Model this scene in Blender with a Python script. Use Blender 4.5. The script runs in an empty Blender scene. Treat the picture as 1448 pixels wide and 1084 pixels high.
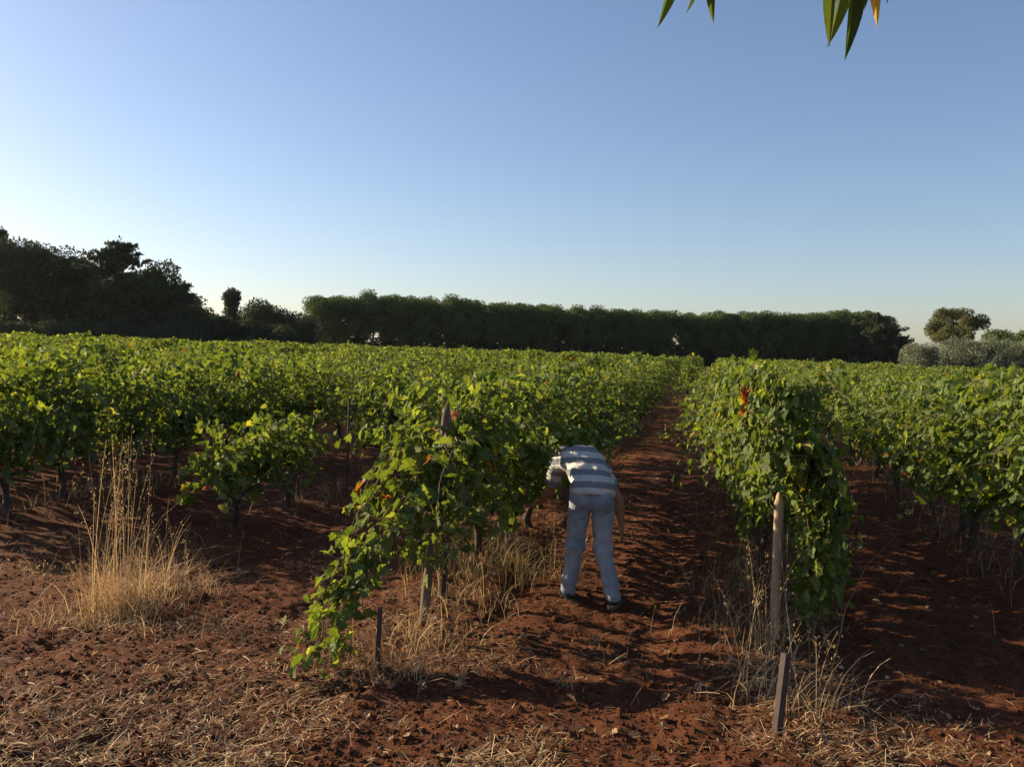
import bpy, bmesh, math, random
import numpy as np
from mathutils import Vector, Matrix

PI = math.pi
scene = bpy.context.scene
COL = scene.collection
R_ = np.random.default_rng(7)

# ------------------------------------------------------------------ camera
FPX, CX, CY = 1230.0, 724.0, 542.0          # focal length and centre of the photograph in its pixels
CAM = np.array([0.0, 0.0, 1.95])
TILT = 0.020                                 # the field rises gently to the left
yaw, pitch, roll = math.atan2(273, FPX), math.atan(40.4 / FPX), 0.016
F = np.array([-math.sin(yaw) * math.cos(pitch), math.cos(yaw) * math.cos(pitch), -math.sin(pitch)])
R0 = np.array([math.cos(yaw), math.sin(yaw), 0.0])
U0 = np.cross(R0, F)
U = U0 * math.cos(roll) - R0 * math.sin(roll)
RT = R0 * math.cos(roll) + U0 * math.sin(roll)

cam_d = bpy.data.cameras.new('camera')
cam = bpy.data.objects.new('camera', cam_d)
COL.objects.link(cam)
cam_d.sensor_fit = 'HORIZONTAL'
cam_d.sensor_width = 36.0
cam_d.lens = 36.0 * FPX / 1448.0
cam_d.clip_start, cam_d.clip_end = 0.05, 6000
cam.matrix_world = Matrix(((RT[0], U[0], -F[0], CAM[0]), (RT[1], U[1], -F[1], CAM[1]), (RT[2], U[2], -F[2], CAM[2]), (0, 0, 0, 1)))
scene.camera = cam


def ray(px, py):
    return F + RT * ((px - CX) / FPX) + U * ((CY - py) / FPX)


def at_depth(px, py, d):                     # the point seen at a pixel, d metres along the view axis
    return CAM + ray(px, py) * d


def on_ground(px, py):
    r = ray(px, py)
    return CAM + r * (CAM[2] / -(r[2] + TILT * r[0]))


def project(P):
    v = np.atleast_2d(P) - CAM
    d = v @ F
    d = np.where(np.abs(d) < 1e-6, 1e-6, d)
    return CX + FPX * (v @ RT) / d, CY - FPX * (v @ U) / d, d


# ------------------------------------------------------------------ noise and ground height
_perm = np.random.default_rng(3).random((256, 256))


def vnoise(x, y):
    xi, yi = np.floor(x).astype(int), np.floor(y).astype(int)
    xf, yf = x - xi, y - yi
    u, v = xf * xf * (3 - 2 * xf), yf * yf * (3 - 2 * yf)
    a, b = _perm[xi & 255, yi & 255], _perm[(xi + 1) & 255, yi & 255]
    c, d = _perm[xi & 255, (yi + 1) & 255], _perm[(xi + 1) & 255, (yi + 1) & 255]
    return (a * (1 - u) + b * u) * (1 - v) + (c * (1 - u) + d * u) * v - 0.5


SPACING, ROW0 = 2.5, 0.38


def gbase(x):
    return -TILT * 160 * np.tanh(np.asarray(x, float) / 160)


def gheight(x, y, fine=True):
    x, y = np.asarray(x, float), np.asarray(y, float)
    z = gbase(x)
    near = np.exp(-((np.maximum(np.abs(x) - 30, 0)) / 30) ** 2 - (np.maximum(y - 60, 0) / 40) ** 2)
    d = (x - ROW0 + SPACING / 2) % SPACING - SPACING / 2
    inrow = np.clip((y - 5.2) / 1.5, 0, 1)
    z = z + near * (0.05 * np.exp(-(d / 0.35) ** 2) * inrow + 0.07 * vnoise(x * 0.55, y * 0.55) + 0.045 * vnoise(x * 1.7 + 9, y * 1.1))
    lane = (x - ROW0) % SPACING - SPACING / 2
    rut = np.exp(-((np.abs(lane) - 0.58) / 0.15) ** 2) * np.clip((y - 3) / 3, 0.4, 1)
    z = z - near * rut * (0.035 + 0.05 * vnoise(x * 1.3 + 70, y * 0.8))
    if fine:
        w = near * np.exp(-(np.maximum(y - 10, 0) / 12) ** 2)
        z = z + w * (0.030 * vnoise(x * 5 + 3, y * 4.2) + 0.018 * np.abs(vnoise(x * 11, y * 9 + 5)) + 0.014 * vnoise(x * 19, y * 18) + 0.014 * vnoise(x * 33 + 2, y * 31))
    return z


def gz(x, y):
    return float(gheight(x, y))


# ------------------------------------------------------------------ materials
def new_mat(name):
    m = bpy.data.materials.new(name)
    m.use_nodes = True
    nt = m.node_tree
    nt.nodes.clear()
    out = nt.nodes.new('ShaderNodeOutputMaterial')
    b = nt.nodes.new('ShaderNodeBsdfPrincipled')
    nt.links.new(b.outputs[0], out.inputs[0])
    return m, nt, b, out


def N(nt, t, **kw):
    n = nt.nodes.new('ShaderNode' + t)
    for k, v in kw.items():
        setattr(n, k, v)
    return n


def noise_node(nt, scale, detail=4, rough=0.6, obj=True, stretch=None):
    tc = N(nt, 'TexCoord')
    src = tc.outputs['Object']
    if stretch:
        mp = N(nt, 'Mapping')
        mp.inputs['Scale'].default_value = stretch
        nt.links.new(src, mp.inputs[0])
        src = mp.outputs[0]
    n = N(nt, 'TexNoise')
    n.inputs['Scale'].default_value = scale
    n.inputs['Detail'].default_value = detail
    n.inputs['Roughness'].default_value = rough
    nt.links.new(src, n.inputs['Vector'])
    return n.outputs['Fac']


def ramp(nt, fac, stops):
    r = N(nt, 'ValToRGB')
    els = r.color_ramp.elements
    while len(els) < len(stops):
        els.new(0.5)
    for e, (p, c) in zip(els, stops):
        e.position = p
        e.color = (*c, 1)
    nt.links.new(fac, r.inputs[0])
    return r.outputs[0]


def mixc(nt, a, b, fac=None, fv=0.5, mode='MIX'):
    m = N(nt, 'Mix', data_type='RGBA', blend_type=mode)
    m.inputs[0].default_value = fv
    if fac is not None:
        nt.links.new(fac, m.inputs[0])
    for s, v in ((6, a), (7, b)):
        if isinstance(v, tuple):
            m.inputs[s].default_value = (*v, 1)
        else:
            nt.links.new(v, m.inputs[s])
    return m.outputs[2]


def bump(nt, b, h, strength, dist):
    n = N(nt, 'Bump')
    n.inputs['Strength'].default_value = strength
    n.inputs['Distance'].default_value = dist
    nt.links.new(h, n.inputs['Height'])
    nt.links.new(n.outputs[0], b.inputs['Normal'])


def simple(name, c1, c2, scale, rough=0.8, bumpd=0.0, stretch=None, spec=0.3):
    m, nt, b, o = new_mat(name)
    f = noise_node(nt, scale, 5, 0.65, stretch=stretch)
    nt.links.new(ramp(nt, f, [(0.3, c1), (0.7, c2)]), b.inputs['Base Color'])
    b.inputs['Roughness'].default_value = rough
    b.inputs['Specular IOR Level'].default_value = spec
    if bumpd:
        bump(nt, b, f, 0.8, bumpd)
    return m


def soil_mat():
    m, nt, b, o = new_mat('red_soil')
    big = noise_node(nt, 0.9, 5, 0.6)
    mid = noise_node(nt, 9, 6, 0.7)
    fine = noise_node(nt, 60, 5, 0.75)
    c = ramp(nt, mid, [(0.25, (0.088, 0.027, 0.0095)), (0.55, (0.168, 0.058, 0.0235)), (0.8, (0.262, 0.106, 0.047))])
    c = mixc(nt, c, (0.21, 0.080, 0.034), ramp(nt, big, [(0.5, (0, 0, 0)), (0.75, (0.55, 0.55, 0.55))]))
    c = mixc(nt, c, ramp(nt, fine, [(0.3, (0.55, 0.55, 0.55)), (0.7, (1.25, 1.25, 1.25))]), fv=0.7, mode='MULTIPLY')
    nt.links.new(c, b.inputs['Base Color'])
    b.inputs['Roughness'].default_value = 0.95
    b.inputs['Specular IOR Level'].default_value = 0.15
    mm = N(nt, 'Math', operation='ADD')
    nt.links.new(mid, mm.inputs[0])
    nt.links.new(fine, mm.inputs[1])
    bump(nt, b, mm.outputs[0], 1.0, 0.045)
    return m


def attr_leaf(name, trans=(1.95, 1.85, 0.55), tw=0.42, rough=0.58, under=(0.17, 0.22, 0.09), uw=0.40, spec=0.13):
    """A thin leaf: its colour is carried per leaf, its underside is paler and it lets light through."""
    m, nt, b, o = new_mat(name)
    a = N(nt, 'Attribute', attribute_name='leafcol')
    f = noise_node(nt, 35, 3, 0.6)
    top = mixc(nt, a.outputs['Color'], ramp(nt, f, [(0.3, (0.7, 0.7, 0.7)), (0.7, (1.25, 1.2, 1.1))]), fv=0.8, mode='MULTIPLY')
    g = N(nt, 'NewGeometry')
    und = mixc(nt, top, under, fv=uw)
    c = mixc(nt, top, und, fac=g.outputs['Backfacing'])
    nt.links.new(c, b.inputs['Base Color'])
    b.inputs['Roughness'].default_value = rough
    b.inputs['Specular IOR Level'].default_value = spec
    t = N(nt, 'BsdfTranslucent')
    nt.links.new(mixc(nt, top, trans, fv=1.0, mode='MULTIPLY'), t.inputs[0])
    mx = N(nt, 'MixShader')
    mx.inputs[0].default_value = tw
    nt.links.new(b.outputs[0], mx.inputs[1])
    nt.links.new(t.outputs[0], mx.inputs[2])
    nt.links.new(mx.outputs[0], o.inputs[0])
    return m


M = {}
M['soil'] = soil_mat()
M['leaf'] = attr_leaf('vine_leaf')
M['needle'] = attr_leaf('tree_foliage', trans=(1.2, 1.2, 0.7), tw=0.24, rough=0.7, uw=0.1, spec=0.12)
M['straw'] = attr_leaf('dry_straw', trans=(1.1, 1.0, 0.8), tw=0.3, rough=0.6, uw=0.0, spec=0.25)
M['bark'] = simple('vine_bark', (0.028, 0.020, 0.016), (0.10, 0.072, 0.052), 30, 0.95, 0.01, (1, 1, 0.15))
M['cane'] = simple('vine_cane', (0.11, 0.065, 0.032), (0.21, 0.15, 0.07), 25, 0.7)
M['treebark'] = simple('tree_bark', (0.045, 0.034, 0.027), (0.14, 0.10, 0.075), 8, 0.95, 0.02, (1, 1, 0.2))
M['wood'] = simple('weathered_wood', (0.24, 0.165, 0.10), (0.48, 0.35, 0.22), 14, 0.85, 0.006, (1, 1, 0.08))
M['darkwood'] = simple('dark_weathered_wood', (0.07, 0.05, 0.035), (0.20, 0.15, 0.10), 14, 0.85, 0.006, (1, 1, 0.08))
M['stone'] = simple('pale_limestone', (0.28, 0.22, 0.17), (0.52, 0.44, 0.36), 40, 0.9)
M['rust'] = simple('rusty_steel', (0.030, 0.020, 0.017), (0.075, 0.046, 0.036), 22, 0.75, 0.002, None, 0.4)
M['wire'] = simple('galvanised_wire', (0.07, 0.065, 0.06), (0.16, 0.15, 0.14), 30, 0.5, 0, None, 0.5)
M['grape'] = simple('grape_skin', (0.012, 0.010, 0.022), (0.05, 0.035, 0.06), 40, 0.45, 0, None, 0.4)
M['skin'] = simple('skin', (0.27, 0.135, 0.085), (0.37, 0.20, 0.13), 18, 0.55, 0.001)
M['hair'] = simple('grey_hair', (0.09, 0.08, 0.075), (0.24, 0.22, 0.20), 60, 0.7, 0.003)
M['shoe'] = simple('dark_suede_shoe', (0.02, 0.024, 0.032), (0.055, 0.06, 0.075), 20, 0.8, 0.002)
M['sole'] = simple('shoe_sole', (0.10, 0.065, 0.042), (0.17, 0.115, 0.075), 20, 0.8)
M['eye'] = simple('eye_white', (0.6, 0.58, 0.55), (0.7, 0.68, 0.65), 20, 0.3)


def denim_mat():
    m, nt, b, o = new_mat('faded_denim')
    big = noise_node(nt, 5, 4, 0.6)
    fine = noise_node(nt, 220, 2, 0.5)
    a = N(nt, 'Attribute', attribute_name='wear')
    c = ramp(nt, big, [(0.3, (0.17, 0.20, 0.245)), (0.7, (0.30, 0.335, 0.385))])
    c = mixc(nt, c, (0.40, 0.44, 0.50), fac=a.outputs['Fac'])
    c = mixc(nt, c, ramp(nt, fine, [(0.35, (0.75, 0.75, 0.78)), (0.65, (1.1, 1.1, 1.08))]), fv=0.8, mode='MULTIPLY')
    nt.links.new(c, b.inputs['Base Color'])
    b.inputs['Roughness'].default_value = 0.9
    b.inputs['Specular IOR Level'].default_value = 0.15
    bump(nt, b, noise_node(nt, 16, 3, 0.6), 0.6, 0.02)
    return m


def shirt_mat():
    m, nt, b, o = new_mat('striped_jersey')
    a = N(nt, 'Attribute', attribute_name='stripe')
    fr = N(nt, 'Math', operation='FRACT')
    nt.links.new(a.outputs['Fac'], fr.inputs[0])
    c = ramp(nt, fr.outputs[0], [(0.0, (0.52, 0.51, 0.49)), (0.47, (0.52, 0.51, 0.49)), (0.51, (0.20, 0.21, 0.23)), (0.96, (0.20, 0.21, 0.23)), (1.0, (0.52, 0.51, 0.49))])
    f = noise_node(nt, 160, 3, 0.6)
    c = mixc(nt, c, ramp(nt, f, [(0.3, (0.8, 0.8, 0.8)), (0.7, (1.1, 1.1, 1.1))]), fv=0.8, mode='MULTIPLY')
    nt.links.new(c, b.inputs['Base Color'])
    b.inputs['Roughness'].default_value = 0.92
    b.inputs['Specular IOR Level'].default_value = 0.12
    bump(nt, b, noise_node(nt, 13, 3, 0.55), 0.7, 0.025)
    return m


M['denim'] = denim_mat()
M['shirt'] = shirt_mat()


# ------------------------------------------------------------------ mesh building
class MB:
    """Collects vertices and faces and links them as ONE mesh object."""

    def __init__(s):
        s.v, s.f, s.c, s.n = [], [], [], 0

    def add(s, v, f, mi=0, col=None):
        v = np.asarray(v, float).reshape(-1, 3)
        f = np.asarray(f, int)
        s.v.append(v)
        s.f.append((f + s.n, mi))
        if col is None:
            col = np.ones((len(v), 3)) * 0.5
        col = np.asarray(col, float)
        if col.ndim == 1:
            col = np.tile(col, (len(v), 1))
        s.c.append(col)
        s.n += len(v)

    def mesh(s, name, mats, smooth=False):
        me = bpy.data.meshes.new(name)
        V = np.concatenate(s.v)
        loops = np.concatenate([f.ravel() for f, _ in s.f])
        tot = np.concatenate([np.full(len(f), f.shape[1]) for f, _ in s.f])
        mi = np.concatenate([np.full(len(f), m) for f, m in s.f])
        me.vertices.add(len(V))
        me.vertices.foreach_set('co', V.ravel())
        me.loops.add(len(loops))
        me.loops.foreach_set('vertex_index', loops.astype(np.int32))
        me.polygons.add(len(tot))
        me.polygons.foreach_set('loop_start', (np.cumsum(tot) - tot).astype(np.int32))
        me.polygons.foreach_set('material_index', mi.astype(np.int32))
        me.update(calc_edges=True)
        me.polygons.foreach_set('use_smooth', np.full(len(tot), smooth))
        a = me.attributes.new('leafcol', 'FLOAT_COLOR', 'POINT')
        c = np.concatenate(s.c)
        a.data.foreach_set('color', np.concatenate([c, np.ones((len(c), 1))], 1).ravel())
        for m in mats:
            me.materials.append(M[m])
        me.validate()
        return me

    def build(s, name, mats, parent=None, smooth=False):
        o = bpy.data.objects.new(name, s.mesh(name, mats if isinstance(mats, list) else [mats], smooth))
        COL.objects.link(o)
        o.parent = parent
        return o


def tag(o, label=None, cat=None, group=None, kind=None):
    for k, v in (('label', label), ('category', cat), ('group', group), ('kind', kind)):
        if v:
            o[k] = v
    return o


def empty(name, loc, rz=0, label=None, cat=None, group=None):
    o = bpy.data.objects.new(name, None)
    o.empty_display_size = 0.2
    COL.objects.link(o)
    o.location = loc
    o.rotation_euler = (0, 0, rz)
    return tag(o, label, cat, group)


def norm(v):
    return v / np.maximum(np.linalg.norm(v, axis=-1, keepdims=True), 1e-9)


def tube(mb, P, rad, sides=6, mi=0, col=None, rng=None, rough=0.0):
    P = np.asarray(P, float)
    n = len(P)
    rad = np.broadcast_to(np.asarray(rad, float), (n,))
    T = norm(np.gradient(P, axis=0))
    ref = np.array([0.0, 0, 1]) if abs(T[0][2]) < 0.9 else np.array([1.0, 0, 0])
    A = norm(np.cross(T, ref))
    B = np.cross(T, A)
    th = np.arange(sides) / sides * 2 * PI
    rr = rad[:, None] * np.ones((1, sides))
    if rng is not None and rough:
        rr = rr * (1 + rough * rng.standard_normal((n, sides)))
    V = P[:, None] + (A[:, None] * np.cos(th)[None, :, None] + B[:, None] * np.sin(th)[None, :, None]) * rr[..., None]
    i = np.arange(n - 1)[:, None] * sides
    j = np.arange(sides)[None]
    jn = (j + 1) % sides
    Q = np.stack([i + j, i + jn, i + sides + jn, i + sides + j], -1).reshape(-1, 4)
    mb.add(V.reshape(-1, 3), Q, mi, col)
    for k, flip in ((0, 1), (n - 1, 0)):                     # end caps
        ring = V[k]
        c = ring.mean(0)
        f = np.stack([np.full(sides, sides), np.arange(sides), (np.arange(sides) + 1) % sides], 1)
        if flip:
            f = f[:, ::-1]
        mb.add(np.vstack([ring, c]), f, mi, col)


def box(mb, lo, hi, mi=0, col=None, X=None):
    lo, hi = np.array(lo, float), np.array(hi, float)
    v = np.array([[x, y, z] for x in (0, 1) for y in (0, 1) for z in (0, 1)], float) * (hi - lo) + lo
    if X is not None:
        v = X(v)
    mb.add(v, np.array([[0, 1, 3, 2], [4, 6, 7, 5], [0, 4, 5, 1], [2, 3, 7, 6], [0, 2, 6, 4], [1, 5, 7, 3]]), mi, col)


# ------------------------------------------------------------------ leaf shapes
def grape_leaf(seed, detail=True):
    r = np.random.default_rng(seed)
    if detail:
        half = [(0.10, -0.20), (0.30, -0.19), (0.37, -0.06), (0.55, 0.12), (0.37, 0.27), (0.43, 0.40), (0.47, 0.62), (0.29, 0.58), (0.17, 0.80)]
    else:
        half = [(0.22, -0.20), (0.54, 0.12), (0.36, 0.28), (0.45, 0.62), (0.22, 0.66)]
    half = [(x * r.uniform(0.9, 1.1), y + r.uniform(-0.03, 0.03)) for x, y in half]
    pts = [(0, 0.02)] + half + [(0, 1.0)] + [(-x * r.uniform(0.92, 1.08), y) for x, y in half[::-1]]
    pts = np.array([(0, 0.27)] + pts)
    x, y = pts[:, 0], pts[:, 1]
    z = 0.30 * np.abs(x) * r.uniform(0.3, 1.2) - 0.30 * (y - 0.25) ** 2 * r.uniform(0.4, 1.6) + r.uniform(-0.06, 0.06, len(pts))
    z[0] -= 0.04
    n = len(pts) - 1
    k = np.arange(1, n + 1)
    f = np.stack([np.zeros(n, int), np.roll(k, -1), k], 1)
    return np.column_stack([x, y, z]), f


LEAF_NEAR = [grape_leaf(s) for s in range(8)]
LEAF_MID = [grape_leaf(s, False) for s in range(6)]
LEAF_FAR = [(np.array([[0, -0.1, 0], [0.5, 0.2, 0.14], [0.28, 0.75, 0.02], [0, 1, -0.2], [-0.3, 0.7, 0.04], [-0.5, 0.25, 0.12]]), np.array([[0, 1, 2, 3], [0, 3, 4, 5]])),
            (np.array([[0, -0.1, 0], [0.45, 0.3, 0.2], [0.3, 0.7, 0.15], [0, 0.95, -0.1], [-0.35, 0.65, 0.0], [-0.5, 0.2, 0.2]]), np.array([[0, 1, 2, 3], [0, 3, 4, 5]]))]
for T_, f_ in LEAF_FAR:
    f_[:] = f_


def place(mb, tmpl, P, Nn, D, S, C, rng, mi=0):
    """Puts a leaf at every P: normal Nn, tip direction D, size S, colour C."""
    if len(P) == 0:
        return
    Nn = norm(Nn)
    D = norm(D - Nn * np.sum(D * Nn, 1, keepdims=True))
    Xa = np.cross(D, Nn)
    k = rng.integers(0, len(tmpl), len(P))
    for t, (T, f) in enumerate(tmpl):
        s = np.where(k == t)[0]
        if len(s) == 0:
            continue
        V = P[s, None] + S[s, None, None] * (T[None, :, 0:1] * Xa[s, None] + T[None, :, 1:2] * D[s, None] + T[None, :, 2:3] * Nn[s, None])
        Fc = (f[None] + (np.arange(len(s)) * len(T))[:, None, None]).reshape(-1, f.shape[1])
        mb.add(V.reshape(-1, 3), Fc, mi, np.repeat(C[s], len(T), 0))


def leaf_colours(n, rng, autumn=0.02):
    a = rng.random((n, 1))
    c = (1 - a) * np.array([0.048, 0.080, 0.019]) + a * np.array([0.132, 0.170, 0.045])
    pale = rng.random(n) < 0.10
    c[pale] = np.array([0.20, 0.245, 0.070]) * rng.uniform(0.75, 1.2, (pale.sum(), 1))
    ye = rng.random(n) < autumn
    c[ye] = np.array([0.30, 0.27, 0.060]) * rng.uniform(0.6, 1.1, (ye.sum(), 1))
    rd = rng.random(n) < autumn * 0.3
    c[rd] = np.array([0.33, 0.11, 0.04]) * rng.uniform(0.5, 1.1, (rd.sum(), 1))
    return c


SUN_AZ = math.radians(-80)
SUN_EL = math.radians(20)
SUN = np.array([math.sin(SUN_AZ) * math.cos(SUN_EL), math.cos(SUN_AZ) * math.cos(SUN_EL), math.sin(SUN_EL)])


def orient(n, side, rng, droop=0.8):
    """Vine leaves hang with the tip down and face outward, upward and a little towards the sun."""
    Nn = 0.40 * np.array([0, 0, 1.0]) + 0.50 * side + 0.25 * SUN + 0.60 * rng.standard_normal((n, 3))
    D = -droop * np.array([0, 0, 1.0]) + 0.5 * side + 0.45 * rng.standard_normal((n, 3))
    return Nn, D


def shoots(rng, n, y0, y1, cordon, top, spread=0.42, wild=0.12, nodes=(11, 19)):
    out = []
    for i in range(n):
        p = np.array([rng.normal(0, 0.07), rng.uniform(y0, y1), cordon + rng.uniform(-0.05, 0.15)])
        d = np.array([rng.normal(0, spread), rng.normal(0, 0.35), 1.0])
        pts = [p]
        m = rng.integers(*nodes)
        tp = top + (0.32 * rng.random() if rng.random() < 0.3 else rng.normal(-0.04, 0.12))
        for k in range(m):
            g = (k / m) ** 2 * 0.45
            over = max(0.0, (p[2] - tp + 0.22)) * 1.6
            d = norm(d + wild * rng.standard_normal(3) + np.array([np.sign(p[0] + 1e-6) * (0.012 + over * 0.5), 0, -g - over]))
            p = p + d * 0.075
            if p[2] < 0.34:
                break
            pts.append(p)
        out.append(np.array(pts))
    return out


def leaves_on(paths, rng, size=0.125, lateral=0.7, petiole=0.075):
    P, S, side = [], [], []
    for q in paths:
        for i in range(1, len(q)):
            for rep in range(1 + (rng.random() < lateral)):
                a = rng.uniform(0, 2 * PI)
                o = np.array([math.cos(a), math.sin(a) * 0.6, rng.uniform(-0.3, 0.5)])
                P.append(q[i] + o * petiole * rng.uniform(0.5, 1.5 if rep == 0 else 2.0))
                S.append(size * (1 - 0.45 * (i / len(q)) ** 2) * rng.uniform(0.65, 1.2) * (1 if rep == 0 else 0.8))
                side.append(o + np.array([np.sign(q[i][0]) * min(1, abs(q[i][0]) * 3), 0, 0]))
    return np.array(P), np.array(S), norm(np.array(side))


def gen_vine(seed, lod, scale_n=1.0, top=1.80, cordon=0.50, y=(-0.5, 0.5), autumn=0.012, size=0.108, fill=260, nodes=(12, 22), extra=None, spread=0.25):
    """Meshes of one vine: foliage, canes, trunk (local: row along y, base at the origin)."""
    rng = np.random.default_rng(seed)
    sh = shoots(rng, int((25, 29, 24)[lod] * scale_n), y[0], y[1], cordon, top, spread, nodes=nodes)
    if extra:
        sh += extra(rng)
    if lod:
        size = size * 0.88
    P, S, side = leaves_on(sh, rng, size)
    nf = int(fill * scale_n)
    ph = rng.uniform(0, 2 * PI, nf)
    hz = rng.uniform(cordon - 0.08, top - 0.1, nf)
    w = 0.29 * np.sqrt(np.clip((top + 0.1 - hz) / (top - cordon), 0.1, 1)) * rng.uniform(0.5, 1.05, nf)
    Pf = np.column_stack([np.sign(np.cos(ph)) * w, rng.uniform(y[0] - 0.08, y[1] + 0.08, nf), hz])
    sf = np.column_stack([np.sign(Pf[:, 0]), np.zeros(nf), rng.uniform(-0.2, 0.4, nf)])
    P, S, side = np.vstack([P, Pf]), np.concatenate([S, size * rng.uniform(0.6, 1.1, nf)]), np.vstack([side, norm(sf)])
    if lod == 2:
        S = S * 1.12
    Nn, D = orient(len(P), side, rng)
    fb = MB()
    place(fb, [LEAF_NEAR, LEAF_MID, LEAF_FAR][lod], P, Nn, D, S, leaf_colours(len(P), rng, autumn), rng)
    cb = MB()
    for q in sh:
        tube(cb, q, np.linspace(0.0055, 0.002, len(q)), 5 if lod == 0 else 3)
    for k, s in enumerate((-1, 1)):                              # the two cordon arms
        m = 6
        q = np.column_stack([rng.normal(0, 0.015, m), np.linspace(0, (y[1] if s > 0 else y[0]) * 0.95, m), cordon - 0.12 + 0.12 * np.linspace(0, 1, m) ** 0.5])
        tube(cb, q, np.linspace(0.022, 0.011, m), 6, 1, rng=rng, rough=0.1)
    tb = MB()
    m = 9
    h = np.linspace(-0.08, cordon - 0.1, m)
    wob = np.cumsum(rng.normal(0, 0.018, (m, 2)), 0)
    wob -= wob[-1] * (np.linspace(0, 1, m)[:, None] ** 2)
    tube(tb, np.column_stack([wob, h]), np.linspace(0.045, 0.030, m) * (1 + 0.25 * (np.linspace(0, 1, m) > 0.85)), 8, 0, rng=rng, rough=0.13)
    return fb, cb, tb


# ------------------------------------------------------------------ sky, sun, ground
def make_world():
    w = bpy.data.worlds.new('World')
    scene.world = w
    w.use_nodes = True
    nt = w.node_tree
    sky = nt.nodes.new('ShaderNodeTexSky')
    sky.sky_type = 'NISHITA'
    sky.sun_disc = False
    sky.sun_elevation = SUN_EL
    sky.sun_rotation = SUN_AZ % (2 * PI)
    sky.altitude = 50
    sky.air_density = 1.0
    sky.dust_density = 0.9
    sky.ozone_density = 2.8
    nt.links.new(mixc(nt, sky.outputs[0], (1.0, 0.925, 0.94), fv=1.0, mode='MULTIPLY'), nt.nodes['Background'].inputs[0])
    nt.nodes['Background'].inputs[1].default_value = 0.074
    l = bpy.data.lights.new('sun', 'SUN')
    l.energy = 5.0
    l.angle = math.radians(0.55)
    l.color = (1.0, 0.81, 0.55)
    o = bpy.data.objects.new('sun', l)
    COL.objects.link(o)
    o.rotation_euler = Vector(SUN).to_track_quat('Z', 'Y').to_euler()
    o.location = (-30, 20, 30)
    scene.view_settings.view_transform = 'Standard'
    scene.view_settings.look = 'None'
    scene.view_settings.exposure = 1.2
    scene.view_settings.gamma = 1.0


def make_haze():
    m = bpy.data.materials.new('thin_haze')
    m.use_nodes = True
    nt = m.node_tree
    nt.nodes.clear()
    out = nt.nodes.new('ShaderNodeOutputMaterial')
    v = nt.nodes.new('ShaderNodeVolumePrincipled')
    v.inputs['Color'].default_value = (0.82, 0.92, 1.0, 1)
    v.inputs['Density'].default_value = 0.00006
    v.inputs['Anisotropy'].default_value = 0.3
    nt.links.new(v.outputs[0], out.inputs['Volume'])
    M['haze'] = m
    mb = MB()
    box(mb, (-760, -560, -8), (760, 860, 24))
    tag(mb.build('haze', 'haze'), 'thin pale air between the vineyard and the far trees', kind='stuff')


def axis(lo, hi, a, b, step, grow=1.09):
    mid = np.arange(a, b, step)
    up, s = [mid[-1]], step
    while up[-1] < hi:
        s *= grow
        up.append(up[-1] + s)
    dn, s = [mid[0]], step
    while dn[-1] > lo:
        s *= grow
        dn.append(dn[-1] - s)
    return np.concatenate([dn[:0:-1], mid, up[1:]])


def make_ground():
    xs, ys = axis(-700, 700, -5.2, 4.6, 0.024), axis(-500, 800, 3.4, 9.5, 0.024)
    X, Y = np.meshgrid(xs, ys, indexing='ij')
    Z = gheight(X, Y)
    nx, ny = X.shape
    i, j = np.meshgrid(np.arange(nx - 1), np.arange(ny - 1), indexing='ij')
    a = (i * ny + j).ravel()
    mb = MB()
    mb.add(np.column_stack([X.ravel(), Y.ravel(), Z.ravel()]), np.stack([a, a + ny, a + ny + 1, a + 1], 1))
    tag(mb.build('ground', 'soil', smooth=True), kind='structure')


def scatter(n, rng, y_max=26, power=1.0):
    """Random ground points in front of the camera, denser near it."""
    out = np.zeros((0, 2))
    while len(out) < n:
        d = 3.6 + (y_max - 3.6) * rng.random(n * 2) ** (1.0 + power)
        a = rng.uniform(-0.62, 0.62, n * 2)
        P = CAM[None] + (F * np.cos(a)[:, None] + RT * np.sin(a)[:, None]) * (d / np.cos(a))[:, None]
        out = np.vstack([out, P[:, :2]])
    return out[:n]


def rowdist(x):
    return (x - ROW0 + SPACING / 2) % SPACING - SPACING / 2


def straw_colours(n, rng):
    a = rng.random((n, 1))
    c = (1 - a) * np.array([0.22, 0.13, 0.062]) + a * np.array([0.68, 0.51, 0.30])
    return c


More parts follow.
